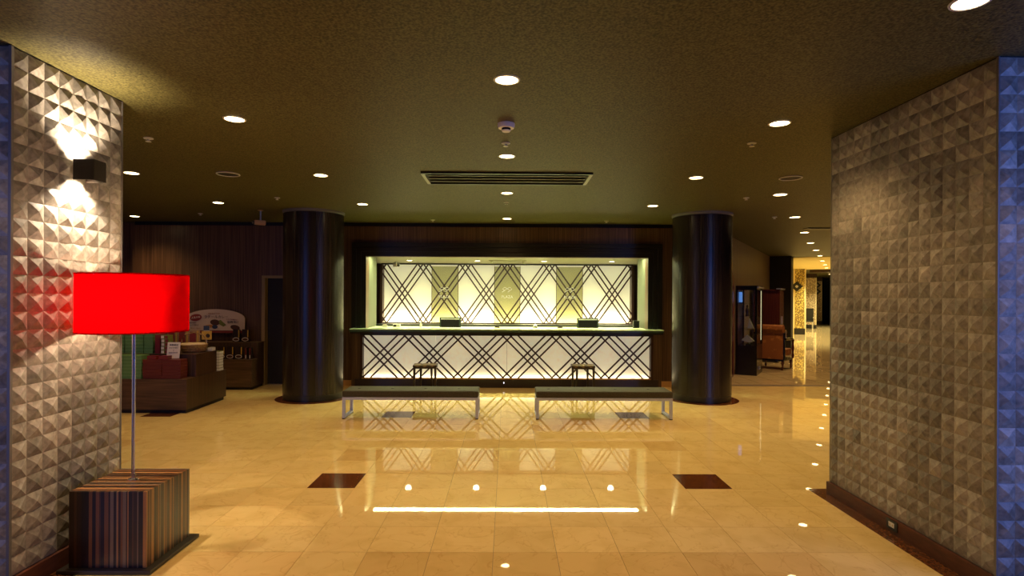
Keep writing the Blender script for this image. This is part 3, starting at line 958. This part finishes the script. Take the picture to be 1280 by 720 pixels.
# ------------------------------------------------------------------ floor lamp
LX, LY = -2.325, 3.565
t = thing('floor_lamp', 'floor lamp with round red drum shade, steel pole and striped wooden block base', 'lamp', (LX, LY, 0.002))
B(-0.272, 0.272, -0.262, 0.262, 0.0, 0.022).build('base_plate', 'plate_dark', t, bevel=0.003)
h = 0.225
rs = random.Random(21)
cols = [0, 1, 5, 2, 3, 0, 1, 0, 2, 5, 0, 3, 1, 0, 4, 2]


def pick():
    return 'strip%d' % rs.choice((0, 0, 0, 0, 1, 1, 1, 5, 5, 2, 2, 3, 3, 2, 4))


y = -h + 0.012
while y < h - 1e-4:
    th = min(rs.choice((0.006, 0.009, 0.012, 0.015, 0.020)), h - y)
    B(-h, h, y, y + th - 0.0004, 0.024, 0.468).build('wood_strip', pick(), t)
    y += th
x = -h
while x < h - 1e-4:
    th = min(rs.choice((0.005, 0.007, 0.010, 0.014, 0.020)), h - x)
    B(x, x + th - 0.0004, -h, -h + 0.0115, 0.024, 0.468).build('wood_strip', pick(), t)
    x += th
MB().lathe([(0.03, 0.468), (0.03, 0.472), (0.012, 0.478)], 20).build('collar', 'chrome', t, True)
MB().lathe([(0.0105, 0.475), (0.0105, 1.70)], 16).build('pole', 'chrome', t, True)
SR, Z0, Z1 = 0.30, 1.392, 1.742
MB().lathe([(SR, Z0), (SR, Z1)], 64, cap=False).build('shade', 'red_shade', t, True)
for z in (Z0, Z1):
    MB().lathe([(SR + 0.002, z - 0.004), (SR + 0.002, z + 0.004), (SR - 0.002, z + 0.004), (SR - 0.002, z - 0.004), (SR + 0.002, z - 0.004)], 64, cap=False).build('shade_rim', 'red_shade', t, True)
for k in range(3):
    a = 2 * PI * k / 3 + 0.4
    MB().tube([(0.01 * math.cos(a), 0.01 * math.sin(a), 1.69), (SR * math.cos(a), SR * math.sin(a), Z1 - 0.004)], 0.003, 6).build('spoke', 'chrome', t)
MB().lathe([(0.008, 1.48), (0.03, 1.51), (0.038, 1.545), (0.03, 1.58), (0.008, 1.60)], 18).build('bulb', 'bulb', t, True, loc=(0.055, 0, 0))
MB().lathe([(0.018, 1.44), (0.018, 1.485)], 12, (0.055, 0)).tube([(0, 0, 1.45), (0.055, 0, 1.45)], 0.008, 6).build('bulb_holder', 'black_plastic', t)
l = light('lamp', 'POINT', (0, 0, 0), 17, (1.0, 0.74, 0.46), shadow_soft_size=0.02)
l.parent = t; l.location = (-0.03, 0, 1.56)


# ------------------------------------------------------------------ benches
def bench(x0, x1, label):
    cx = (x0 + x1) / 2
    t = thing('bench', label, 'bench', (cx, 7.71, 0), 0, 'low upholstered benches facing reception')
    L = (x1 - x0) / 2; D = 0.205
    c = B(-L, L, -D, D, 0.288, 0.372).build('cushion', 'bench_fabric', t, bevel=0.014)
    for k in range(4):
        MB().lathe([(0.022, 0.3721), (0.018, 0.3765), (0.006, 0.378)], 14, (-L + (k + 0.55) * (2 * L / 4) - 0.07, 0.0)).build('button', 'bench_button', c, True)
    g = 0.018
    for s in (-1, 1):
        B(-L, L, s * (D - g) - g, s * (D - g) + g, 0.252, 0.286).build('side_rail', 'bench_steel', t)
    for s in (-1, 1):
        xx = s * (L - g)
        B(xx - g, xx + g, -D + 2 * g, D - 2 * g, 0.252, 0.286).build('end_rail', 'bench_steel', t)
        for q in (-1, 1):
            B(xx - g, xx + g, q * (D - g) - g, q * (D - g) + g, 0.012, 0.2515).build('leg', 'bench_steel', t)
            B(xx - g, xx + g, q * (D - g) - g, q * (D - g) + g, 0.001, 0.0115).build('foot', 'black_plastic', t)
        B(xx - g, xx + g, -D + 2 * g, D - 2 * g, 0.012, 0.04).build('floor_bar', 'bench_steel', t)
    return t


bench(-2.165, -0.375, 'low dark bench with pale steel frame, gift shop end of reception')
bench(0.39, 2.195, 'low dark bench with pale steel frame, corridor end of reception')


# ------------------------------------------------------------------ stools at the counter
def stool(x, label, rz):
    t = thing('stool', label, 'stool', (x, 9.74, 0), rz, 'dark stools at the reception counter')
    a, d_ = 0.195, 0.15
    for sx in (-1, 1):
        for sy in (-1, 1):
            bot, top = 0.016, 0.019
            m_ = MB()
            X, Y_ = sx * (a - 0.02 - (0.085 if sy > 0 else 0.0)), sy * (d_ - 0.02)
            xo = sx * 0.006
            m_.add([(X + xo - bot, Y_ - bot, 0.001), (X + xo + bot, Y_ - bot, 0.001), (X + xo + bot, Y_ + bot, 0.001), (X + xo - bot, Y_ + bot, 0.001),
                    (X - top, Y_ - top, 0.40), (X + top, Y_ - top, 0.40), (X + top, Y_ + top, 0.40), (X - top, Y_ + top, 0.40)],
                   [(0, 3, 2, 1), (4, 5, 6, 7), (0, 1, 5, 4), (1, 2, 6, 5), (2, 3, 7, 6), (3, 0, 4, 7)])
            m_.build('leg', 'stool_wood', t)
    for s in (-1, 1):
        B(-a, a, s * d_ - 0.012 * (s + 1), s * d_ - 0.012 * (s - 1), 0.4005, 0.43).build('apron', 'stool_wood', t)
        B(s * a - 0.012 * (s + 1), s * a - 0.012 * (s - 1), -d_ + 0.0245, d_ - 0.0245, 0.4005, 0.43).build('apron', 'stool_wood', t)
    # dished seat, with a row of tan lozenges sewn over it
    n = 12
    prof = [(-a - 0.006 + (2 * a + 0.012) * i / n, 0.455 - 0.008 * math.cos(PI * (i / n - 0.5)) + 0.004) for i in range(n + 1)]
    MB().prism(prof + [(a + 0.006, 0.4305), (-a - 0.006, 0.4305)], -d_ - 0.006, d_ + 0.006, 'xz').build('seat', 'stool_wood', t, True)
    for k in (-1, 0, 1):
        cx = k * 0.125
        vs = [(cx - 0.055, -0.1, 0.4585), (cx, -0.155, 0.4585), (cx + 0.055, -0.1, 0.4585), (cx + 0.055, 0.1, 0.4585), (cx, 0.155, 0.4585), (cx - 0.055, 0.1, 0.4585)]
        MB().prism([(p[0], p[1]) for p in vs], 0.4515, 0.4615, 'xy').build('seat_patch', 'stool_tan', t)
        MB().prism([(cx - 0.052, 0.452), (cx, 0.4325), (cx + 0.052, 0.452)], -d_ - 0.009, -d_ - 0.0062, 'xz').build('seat_patch', 'stool_tan', t)
    return t


stool(-1.39, 'dark wooden stool with tan patches behind the gift shop end bench', R(3))
stool(1.30, 'dark wooden stool with tan patches behind the corridor end bench', R(-4))

# ------------------------------------------------------------------ gift shop
TX, TY = -5.5, 8.36
t = thing('display_table', 'dark wood display table with raised back step in the gift shop', 'table', (TX, TY, 0))
B(-1.2 - 0.0, 1.10, -0.52, 0.52, 0.001, 0.05).build('kick', 'black_gap', t)
B(-1.25, 1.118, -0.548, 0.545, 0.05, 0.468).build('platform', 'wood_shop', t, bevel=0.003)
B(1.1185, 1.124, -0.55, 0.545, 0.05, 0.468).build('end_board', 'wood_shop_side', t)
B(-1.25, 1.116, -0.30, 0.27, 0.4685, 0.775).build('riser', 'wood_shop_side', t, bevel=0.003)
B(-1.25, 1.12, -0.305, 0.275, 0.7755, 0.79).build('riser_top', 'wood_shop_side', t)


def gift_box(name, w_, d_, h_, body, lid, label, group):
    o = thing(name, label, 'box', (0, 0, 0), 0, group)
    B(-w_ / 2, w_ / 2, -d_ / 2, d_ / 2, 0, h_ * 0.42).build('tray', body, o)
    B(-w_ / 2 - 0.001, w_ / 2 + 0.001, -d_ / 2 - 0.001, d_ / 2 + 0.001, h_ * 0.50, h_ * 0.96).build('lid', body, o)
    B(-w_ / 2 + 0.002, w_ / 2 - 0.002, -d_ / 2 + 0.002, d_ / 2 - 0.002, h_ * 0.42, h_ * 0.50).build('band', lid, o)
    return o


ORD = ['lowest', 'second from bottom', 'third from bottom', 'fourth from bottom', 'fifth from bottom', 'sixth from bottom', 'topmost']


def level(k, nz):
    return 'topmost' if k == nz - 1 else ORD[k]


def stack(proto, nx, nz, x0, dx, y, z0, dz, first, what, piles):
    for i in range(nx):
        for k in range(nz):
            o = proto if first else copy_tree(proto)
            first = False
            o['label'] = '%s, %s, %s' % (what, level(k, nz), piles[i])
            o.location = (x0 + i * dx + rs.uniform(-0.003, 0.003), y + rs.uniform(-0.004, 0.004), z0 + k * dz)
            o.rotation_euler = (0, 0, rs.uniform(-0.012, 0.012))


gb = gift_box('gift_box', 0.122, 0.17, 0.0455, 'green_box', 'green_lid', 'flat green gift box stacked on the lower front of display table', 'green gift boxes on the table front')
stack(gb, 3, 7, -5.335, 0.13, 7.93, 0.469, 0.046, True, 'green gift box on table front', ['pile by the stone pillar', 'middle pile', 'pile touching red boxes'])
gb = gift_box('gift_box', 0.122, 0.17, 0.0475, 'green_box', 'green_lid', 'flat green gift box stacked on the raised step', 'green gift boxes on the raised step')
stack(gb, 5, 6, -5.62, 0.135, 8.19, 0.791, 0.048, True, 'green gift box on raised step', ['fifth pile from crimson box', 'fourth pile from crimson box', 'third pile from crimson box', 'second pile from crimson box', 'pile beside crimson box'])
gb = gift_box('gift_box', 0.255, 0.165, 0.0435, 'red_box', 'red_lid', 'flat dark red gift box stacked beside the green ones', 'dark red gift boxes on the table front')
stack(gb, 2, 6, -4.865, 0.262, 7.925, 0.469, 0.044, True, 'dark red gift box on table front', ['pile beside green boxes', 'pile at the table end'])
for k, x in enumerate((-4.88, -4.72)):
    g = gift_box('gift_box', 0.12, 0.10, 0.05, 'crimson', 'gold_yellow', 'small crimson gift box with gold band on red pile ' + ('by green boxes' if k == 0 else 'before the price card'), 'small crimson boxes on the red stack')
    g.location = (x, 7.90, 0.733)
g = thing('tall_box', 'upright crimson box beside the green boxes on raised step', 'box', (-4.94, 8.15, 0.791))
B(-0.033, 0.033, -0.07, 0.07, 0, 0.265).build('carton', 'crimson', g); B(-0.0335, 0.0335, -0.0705, 0.0705, 0.225, 0.268).build('lid', 'ink_red', g)
for k in range(5):
    g = thing('patterned_box', 'small green and gold patterned box on raised step, %s in its pile' % level(k, 5), 'box', (-4.845 + rs.uniform(-.004, .004), 8.15, 0.791 + 0.052 * k), 0, 'patterned boxes piled on the raised step')
    B(-0.05, 0.05, -0.06, 0.06, 0, 0.050).build('carton', 'leaf_green', g)
    B(-0.046, -0.008, -0.0625, -0.0602, 0.006, 0.044).build('label', 'card_white', g)
    B(0.008, 0.046, -0.0625, -0.0602, 0.006, 0.044).build('label', 'ink_red', g)
# small notice at the far end of the green stack
g = thing('notice_card', 'small card with red and blue print before the green boxes', 'sign', (-5.46, 7.80, 0.469))
B(-0.055, 0.055, 0.012, 0.016, 0.19, 0.33).build('card', 'card_white', g); B(-0.055, -0.005, 0.009, 0.0118, 0.19, 0.235).build('blue_block', 'navy', g)
B(0.0, 0.055, 0.009, 0.0118, 0.19, 0.26).build('red_block', 'ink_red', g); B(-0.004, 0.004, 0.0165, 0.022, 0.0, 0.26).build('stick', 'white_plastic', g)
# price card
g = thing('price_card', 'white price card with printed lines on the red boxes', 'sign', (-4.665, 7.985, 0.735), 0)
cdm = B(-0.085, 0.085, -0.003, 0.0, 0.0, 0.225).build('card', 'card_white', g, rot=(R(-10), 0, R(6)))
text('print', '季節限定', 0.030, 'ink', cdm, (0, -0.004, 0.185), (R(90), 0, 0))
text('print', 'おみやげ菓子', 0.020, 'ink', cdm, (0, -0.004, 0.145), (R(90), 0, 0))
text('print', '↓', 0.022, 'ink', cdm, (0, -0.004, 0.112), (R(90), 0, 0))
text('print', '詰め合わせ', 0.024, 'ink', cdm, (0, -0.004, 0.078), (R(90), 0, 0))
# pouches standing behind on the step
def pouch(name, x, y, z, w_, h_, body, label, group, oval=True, tan=False, rz=0.0):
    g = thing(name, label, 'pouch', (x, y, z), rz, group)
    MB().prism([(-0.022, 0), (0.022, 0), (0.016, h_ * 0.5), (0.004, h_), (-0.004, h_), (-0.016, h_ * 0.5)], -w_ / 2, w_ / 2, 'yz').build('bag', body, g)
    tilt = (R(0), 0, 0)
    if oval:
        n = 20
        def ell(a, b_, z_): return [(a * math.cos(2 * PI * i / n), z_ + b_ * math.sin(2 * PI * i / n)) for i in range(n)]
        MB().prism(ell(w_ * 0.46, h_ * 0.15, h_ * 0.2), -0.027, -0.024, 'xz').build('dish_rim', 'card_white', g)
        MB().prism(ell(w_ * 0.38, h_ * 0.105, h_ * 0.2), -0.029, -0.0272, 'xz').build('dish_food', 'food_brown', g)
    B(w_ * 0.30, w_ * 0.44, -0.0245, -0.0225, h_ * 0.36, h_ * 0.94).build('title_strip', 'gold_yellow', g)
    if tan:
        B(-w_ * 0.4, w_ * 0.2, -0.0245, -0.0225, h_ * 0.40, h_ * 0.9).build('print_block', 'ink_red', g)
    return g


for k, x in enumerate((-5.02, -4.86, -4.70)):
    pouch('snack_pouch', x, 8.60, 0.791, 0.155, 0.31, 'pouch_tan', 'tan snack pouch with red print on raised step, %s' % ('nearest the crimson box', 'middle one of three', 'nearest the basket')[k], 'tan snack pouches on raised step', False, True)
# wicker basket
g = thing('basket', 'round wicker basket lined with cream cloth on the raised step', 'basket', (-4.585, 8.37, 0.791))
n = 28
MB().lathe([(0.145, 0.0), (0.165, 0.04), (0.18, 0.105), (0.186, 0.11), (0.178, 0.112), (0.158, 0.02), (0.14, 0.012)], n).build('bowl', 'wicker', g, True)
for z in (0.03, 0.06, 0.09):
    MB().tube([((0.158 + z * 0.2) * 1.02 * math.cos(2 * PI * i / n), (0.158 + z * 0.2) * 1.02 * math.sin(2 * PI * i / n), z) for i in range(n + 1)], 0.006, 5).build('weave', 'wicker', g, True)
MB().lathe([(0.176, 0.113), (0.168, 0.125), (0.13, 0.118), (0.05, 0.112)], n).build('lining', 'cloth_cream', g, True)
MB().tube([(0.17, 0, 0.1), (0.176, 0, 0.17), (0.13, 0, 0.25), (0.0, 0, 0.285), (-0.13, 0, 0.25), (-0.176, 0, 0.17), (-0.17, 0, 0.1)], 0.009, 7).build('handle', 'wicker', g, True)
g = thing('pop_card', 'yellow and blue pop card standing behind the wicker basket', 'sign', (-4.52, 8.60, 0.791))
B(-0.075, 0.075, -0.002, 0.002, 0.16, 0.29).build('card', 'gold_yellow', g); B(-0.045, 0.04, -0.005, -0.0022, 0.30, 0.37).build('picture', 'navy', g)
B(-0.045, 0.04, -0.0021, 0.002, 0.2901, 0.37).build('picture_back', 'card_white', g); B(-0.004, 0.004, 0.0022, 0.006, 0.0, 0.32).build('stick', 'white_plastic', g)
MB().prism([(0.03 * math.cos(2 * PI * i / 16) + 0.02, 0.22 + 0.03 * math.sin(2 * PI * i / 16)) for i in range(16)], -0.005, -0.0022, 'xz').build('round_mark', 'ink', g)
g = thing('clear_case', 'small clear plastic case on the end of the raised step', 'case', (-4.42, 8.55, 0.791))
B(-0.035, 0.035, -0.05, 0.05, 0, 0.045).build('shell', 'white_plastic', g, bevel=0.005); B(-0.03, 0.03, -0.045, 0.045, 0.0452, 0.052).build('lid', 'trim_ring', g)
for k in range(7):
    g = thing('white_carton', 'small white carton in pile at the table end, %s' % level(k, 7), 'box', (-4.425 + rs.uniform(-.003, .003), 8.77, 0.469 + 0.0425 * k), 0, 'white cartons piled at the table end')
    B(-0.042, 0.042, -0.06, 0.06, 0, 0.036).build('carton', 'white_plastic', g)
    B(-0.040, 0.040, -0.058, 0.058, 0.0362, 0.042).build('lid', 'leaf_green', g)

# shelf unit by the wall
t = thing('shelf_unit', 'stepped dark wood shelf unit against the gift shop wall', 'shelf', (-5.2, 10.0, 0))
B(-0.85, 0.81, -0.18, 0.26, 0.001, 0.05).build('kick', 'black_gap', t)
B(-0.88, 0.83, -0.22, 0.0, 0.05, 0.505).build('lower_step', 'wood_shop', t)
B(-0.88, 0.83, 0.001, 0.27, 0.05, 0.785).build('upper_step', 'wood_shop_side', t)
B(-0.89, 0.84, -0.23, 0.0005, 0.5055, 0.52).build('shelf_board', 'wood_shop', t)
B(-0.89, 0.84, 0.001, 0.275, 0.7855, 0.80).build('shelf_board', 'wood_shop', t)
for k, x in enumerate((-4.92, -4.76, -4.60)):
    if k: pouch('curry_pouch', x - 0.02, 10.10, 0.8005, 0.125, 0.22, 'pouch_dark', 'dark curry pouch with oval dish picture on upper shelf step, %s' % ('', 'under the sign edge', 'at the shelf end')[k], 'curry pouches on the upper step')
for k, x in enumerate((-5.08, -4.93, -4.78, -4.63)):
    pouch('curry_pouch', x, 9.88, 0.5205, 0.125, 0.22, 'pouch_dark', 'dark curry pouch with oval dish picture on lower shelf step, %s from slim boxes' % ('fourth', 'third', 'second', 'first')[k], 'curry pouches on the lower step')
for k, x in enumerate((-4.50, -4.43)):
    g = thing('slim_box', 'slim dark box with red and white stripe on lower step, ' + ('beside the pouches' if k == 0 else 'at the shelf end'), 'box', (x, 9.88, 0.5205), 0, 'slim boxes at the end of the lower step')
    B(-0.025, 0.025, -0.03, 0.03, 0, 0.20).build('carton', 'pouch_dark', g); B(-0.012, 0.004, -0.0325, -0.0302, 0.01, 0.07).build('white_stripe', 'card_white', g)
    B(-0.012, 0.004, -0.0325, -0.0302, 0.075, 0.19).build('red_stripe', 'ink_red', g)
# arched sign board
g = thing('shop_sign', 'white arched sign board with food pictures above the shelf unit', 'sign', (-5.22, 10.22, 0.8005))
hw = 0.53
arc = [(-hw, 0.19)] + [(hw * math.cos(PI - PI * i / 24), 0.40 + 0.17 * math.sin(PI * i / 24)) for i in range(25)] + [(hw, 0.19)]
MB().prism(arc, -0.01, 0.01, 'xz').build('board', 'card_pink', g)
for s in (-1, 1):
    B(s * 0.4 - 0.012, s * 0.4 + 0.012, 0.011, 0.025, 0.0, 0.3).build('post', 'black_plastic', g)
B(-0.5, 0.5, -0.012, -0.002, 0.150, 0.185).build('lower_band', 'ink_red', g)


def ell(cx, cz, a, b_, th, n=24):
    return [(cx + a * math.cos(2 * PI * i / n) * math.cos(th) - b_ * math.sin(2 * PI * i / n) * math.sin(th),
             cz + a * math.cos(2 * PI * i / n) * math.sin(th) + b_ * math.sin(2 * PI * i / n) * math.cos(th)) for i in range(n)]


MB().prism(ell(-0.34, 0.42, 0.105, 0.062, 0.15), -0.014, -0.0102, 'xz').build('red_oval', 'ink_red', g)
text('sign_lettering', '人気の味', 0.040, 'card_white', g, (-0.34, -0.0145, 0.42), (R(90), R(-8), 0))
text('sign_lettering', '当店おすすめ', 0.036, 'ink_orange', g, (-0.02, -0.011, 0.49), (R(90), 0, 0))
text('sign_lettering', 'ラチールカレー', 0.062, 'ink', g, (0.02, -0.011, 0.43), (R(90), 0, 0))
text('sign_lettering', 'とろける味わい', 0.030, 'ink_red', g, (0.30, -0.011, 0.385), (R(90), R(4), 0))
text('sign_lettering', '塩麹漬け', 0.052, 'ink', g, (0.32, -0.011, 0.335), (R(90), 0, 0))
text('sign_lettering', '地元の素材', 0.026, 'ink', g, (-0.40, -0.011, 0.325), (R(90), 0, 0))
text('sign_lettering', 'じっくり煮込み', 0.026, 'ink', g, (-0.38, -0.011, 0.285), (R(90), 0, 0))
text('sign_lettering', '箱入り・袋入り', 0.026, 'ink_orange', g, (-0.34, -0.011, 0.225), (R(90), 0, 0))
MB().prism(ell(0.0, 0.335, 0.085, 0.052, -0.1), -0.014, -0.0102, 'xz').build('dish_picture', 'food_brown', g)
MB().prism(ell(-0.10, 0.265, 0.08, 0.028, 0.05), -0.0135, -0.0102, 'xz').build('dish_picture', 'ink_orange', g)
MB().prism([(0.07, 0.37), (0.10, 0.38), (0.20, 0.29), (0.15, 0.26), (0.08, 0.30)], -0.0145, -0.0102, 'xz').build('leaf_picture', 'leaf_green', g)
MB().prism(ell(0.0, 0.255, 0.05, 0.035, 0), -0.0145, -0.0140, 'xz').build('dish_picture', 'navy', g)
MB().prism(ell(0.36, 0.245, 0.085, 0.045, -0.2), -0.014, -0.0102, 'xz').build('dish_picture', 'food_brown', g)

# ------------------------------------------------------------------ corridor furniture
# arched wooden panel on the corridor wall
p = cor(-1.1, 0.0)
g = thing('arched_panel', 'red-brown arched wooden door surround on the corridor wall', 'door surround', p, CROT)
hw = 0.65
arc = [(-hw, 0.001)] + [(hw * math.cos(PI - PI * i / 24), 1.72 + 0.58 * math.sin(PI * i / 24)) for i in range(25)] + [(hw, 0.001)]
ins = [(-hw + 0.1, 0.001)] + [((hw - 0.1) * math.cos(PI - PI * i / 24), 1.72 + 0.48 * math.sin(PI * i / 24)) for i in range(25)] + [(hw - 0.1, 0.001)]
MB().prism(arc, 0.001, 0.16, 'yz').build('surround', 'arch_wood', g)
MB().prism(ins, 0.1605, 0.168, 'yz').build('inner_panel', 'mahogany', g)

# glass display cabinet: local y runs along the wall, local x away from it
def cab_at(corner, w_, l_):
    """corner = near front corner; returns origin at the cabinet's base centre"""
    c = Vector((corner[0], corner[1], 0))
    return c - CN * (w_ / 2) + CU * (l_ / 2)


w_, l_, hh = 0.42, 0.86, 1.88
o = cab_at((5.197, 11.79), w_, l_)
g = thing('display_cabinet', 'black glass display cabinet with lit shelves in the corridor', 'cabinet', (o.x, o.y, 0), CROT)
X, Y_ = w_ / 2, l_ / 2
B(-X, X, -Y_, Y_, 0.001, 0.62).build('plinth', 'cabinet_black', g)
B(-X, X, -Y_, Y_, hh - 0.09, hh).build('head', 'cabinet_black', g)
B(X, X + 0.03, -Y_, Y_, hh - 0.05, hh - 0.02).build('cornice', 'steel', g)
for sx in (-1, 1):
    for sy in (-1, 1):
        B(sx * (X - 0.02) - 0.02, sx * (X - 0.02) + 0.02, sy * (Y_ - 0.02) - 0.02, sy * (Y_ - 0.02) + 0.02, 0.6205, hh - 0.0905).build('post', 'cabinet_black', g)
B(-X + 0.001, -X + 0.012, -Y_ + 0.041, Y_ - 0.041, 0.6205, hh - 0.0905).build('back_panel', 'wood_dark', g)
for z in (0.95, 1.22, 1.50):
    B(-X + 0.015, X - 0.015, -Y_ + 0.045, Y_ - 0.045, z, z + 0.008).build('shelf', 'glass_clear', g)
B(-X + 0.041, X - 0.041, -Y_ + 0.004, -Y_ + 0.009, 0.6205, hh - 0.0905).build('pane', 'glass_clear', g)
B(-X + 0.041, X - 0.041, Y_ - 0.009, Y_ - 0.004, 0.6205, hh - 0.0905).build('pane', 'glass_clear', g)
B(X - 0.009, X - 0.004, -Y_ + 0.041, Y_ - 0.041, 0.6205, hh - 0.0905).build('pane', 'glass_clear', g)
B(X - 0.03, X - 0.02, Y_ - 0.055, Y_ - 0.043, 0.7, hh - 0.1).build('lamp_strip', 'cabinet_lamp', g)
B(X + 0.0005, X + 0.012, -0.1, 0.1, 0.14, 0.16).build('vent_bar', 'steel', g); B(X + 0.0005, X + 0.012, -0.1, 0.1, 0.10, 0.12).build('vent_bar', 'steel', g)
M4 = Matrix.Translation(o) @ Matrix.Rotation(CROT, 4, 'Z')


def in_cab(x, y, z):
    return tuple(M4 @ Vector((x, y, z)))


g = thing('folded_napkin', 'white folded display piece on the low shelf of the glass cabinet', 'ornament', in_cab(0.02, -0.26, 0.6215), CROT)
MB().prism([(-0.14, 0.10), (-0.02, 0.22), (0.12, 0.09), (0.02, 0.055)], -0.02, 0.03, 'xz').build('fold', 'display_white', g)
MB().lathe([(0.06, 0), (0.05, 0.03), (0.02, 0.06), (0.02, 0.09)], 16).build('stand', 'cabinet_black', g)
g = thing('sail_ornament', 'white sail shaped ornament on the middle shelf of the cabinet', 'ornament', in_cab(0.06, -0.28, 0.9585), CROT)
MB().prism([(-0.05, 0.02), (0.08, 0.02), (-0.02, 0.24)], -0.015, 0.015, 'xz').build('sail', 'display_white', g); B(-0.07, 0.09, -0.03, 0.03, 0, 0.02).build('base', 'brass', g)
g = thing('dark_figurine', 'dark standing figurine on the upper shelf of the cabinet', 'ornament', in_cab(0.0, -0.28, 1.2285), CROT)
MB().lathe([(0.05, 0), (0.04, 0.02), (0.028, 0.06), (0.045, 0.12), (0.03, 0.17), (0.014, 0.19), (0.024, 0.215), (0.012, 0.245)], 18).build('body', 'wood_dark', g, True)
MB().lathe([(0.055, -0.0), (0.055, 0.006)], 18).build('base', 'brass', g)
g = thing('small_screen', 'small glowing blue screen inside the glass cabinet', 'screen', in_cab(-0.14, -0.24, 1.5085), CROT)
B(-0.035, 0.035, -0.005, 0.005, 0.02, 0.24).build('display', 'blue_screen', g); B(-0.04, 0.04, 0.006, 0.016, 0, 0.25).build('case', 'cabinet_black', g)

# second cabinet, mahogany
w_, l_, hh = 0.60, 0.95, 1.87
o = cab_at((6.81, 14.2), w_, l_)
g = thing('wooden_cabinet', 'tall dark mahogany cabinet with silver cornice behind the armchair', 'cabinet', (o.x, o.y, 0), CROT)
X, Y_ = w_ / 2, l_ / 2
B(-X, X, -Y_, Y_, 0.08, hh - 0.06).build('body', 'mahogany', g)
B(-X + 0.03, X - 0.03, -Y_ + 0.03, Y_ - 0.03, 0.001, 0.0795).build('plinth', 'black_gap', g)
B(-X - 0.0, X + 0.03, -Y_ - 0.02, Y_ + 0.02, hh - 0.0595, hh - 0.03).build('cornice', 'mahogany', g)
B(X - 0.06, X + 0.05, -Y_ - 0.03, Y_ + 0.03, hh - 0.0295, hh).build('cornice_cap', 'steel', g)
for s in (-1, 1):
    d_ = B(X + 0.0005, X + 0.02, min(s * 0.01, s * (Y_ - 0.01)), max(s * 0.01, s * (Y_ - 0.01)), 0.12, hh - 0.08).build('door', 'mahogany', g)
    B(X + 0.0205, X + 0.035, s * 0.04 - 0.008, s * 0.04 + 0.008, 0.95, 1.15).build('handle', 'steel', d_)

# armchair, seen from behind
RC = R(-43)
rl = Vector((6.20, 12.72, 0))
fw = Vector((math.sin(R(43)), math.cos(R(43)), 0)); rt_ = Vector((math.cos(R(43)), -math.sin(R(43)), 0))
o = rl - rt_ * 0.29 + fw * 0.28
g = thing('armchair', 'armchair in orange-brown damask with dark carved frame in the corridor', 'armchair', (o.x, o.y, 0), RC)
# outside back, rolled top
prof = [(-0.30, 0.24), (-0.30, 0.82), (-0.345, 0.86), (-0.375, 0.92), (-0.36, 0.985), (-0.31, 1.02), (-0.25, 1.01), (-0.20, 0.95), (-0.16, 0.46), (-0.16, 0.24)]
MB().prism(prof, -0.30, 0.30, 'yz').build('backrest', 'chair_damask', g, True, bevel=0.012)
B(-0.285, 0.285, -0.159, 0.36, 0.30, 0.46).build('seat', 'chair_damask', g, bevel=0.03)
B(-0.31, 0.31, -0.315, 0.35, 0.205, 0.2395).build('seat_rail', 'cabinet_black', g)
for s in (-1, 1):
    MB().tube([(s * 0.335, -0.28, 0.70), (s * 0.34, -0.05, 0.70), (s * 0.34, 0.2, 0.68), (s * 0.34, 0.30, 0.64)], [0.025, 0.03, 0.03, 0.02], 8).build('arm', 'cabinet_black', g, True)
    MB().lathe([(0.02, 0.24), (0.03, 0.30), (0.018, 0.38), (0.034, 0.47), (0.018, 0.56), (0.03, 0.64)], 12, (s * 0.335, 0.27)).build('arm_post', 'mahogany', g, True)
    B(s * 0.318 - 0.016, s * 0.318 + 0.016, -0.315, -0.27, 0.24, 0.84).build('back_post', 'cabinet_black', g)
    MB().lathe([(0.012, 0.68), (0.03, 0.74), (0.02, 0.80), (0.034, 0.86), (0.012, 0.91)], 12, (s * 0.33, -0.24)).build('finial', 'brass', g, True)
    for yy in (-0.28, 0.31):
        MB().lathe([(0.016, 0.001), (0.024, 0.03), (0.018, 0.10), (0.034, 0.16), (0.03, 0.2045)], 12, (s * 0.28, yy)).build('leg', 'mahogany', g, True)

# far end: black diamond signs and a console chair against the second pier
def diamond(s, n, z, a, label):
    g = thing('diamond_sign', label, 'sign', cor(s, n, z), CROT, 'black diamond signs on the far piers')
    MB().prism([(0, -a), (a, 0), (0, a), (-a, 0)], -0.02, 0.0, 'xz').build('board', 'black_plastic', g)
    b_ = a * 0.3
    MB().prism([(0, -b_), (b_, 0), (0, b_), (-b_, 0)], -0.026, -0.0202, 'xz').build('emblem', 'trim_ring', g)


diamond(15.57, 0.13, 2.15, 0.24, 'black diamond sign on the yellow papered pier')
diamond(27.45, 0.40, 2.45, 0.20, 'upper black diamond sign on the far dim pier')
diamond(27.45, 0.40, 2.05, 0.20, 'lower black diamond sign on the far dim pier')
g = thing('side_chair', 'dark side chair with pale legs before the cream papered pier', 'chair', cor(20.3, 0.28), CROT)
B(-0.27, 0.27, 0.20, 0.26, 0.46, 1.10).build('backrest', 'black_plastic', g, bevel=0.01)
B(-0.27, 0.27, -0.25, 0.199, 0.40, 0.459).build('seat', 'black_plastic', g, bevel=0.01)
for sx in (-1, 1):
    for sy in (-1, 1):
        B(sx * 0.24 - 0.02, sx * 0.24 + 0.02, sy * 0.20 - 0.02, sy * 0.20 + 0.02, 0.001, 0.3995).build('leg', 'steel', g)
    B(sx * 0.28 - 0.02, sx * 0.28 + 0.02, -0.22, 0.2, 0.60, 0.64).build('arm', 'steel', g)
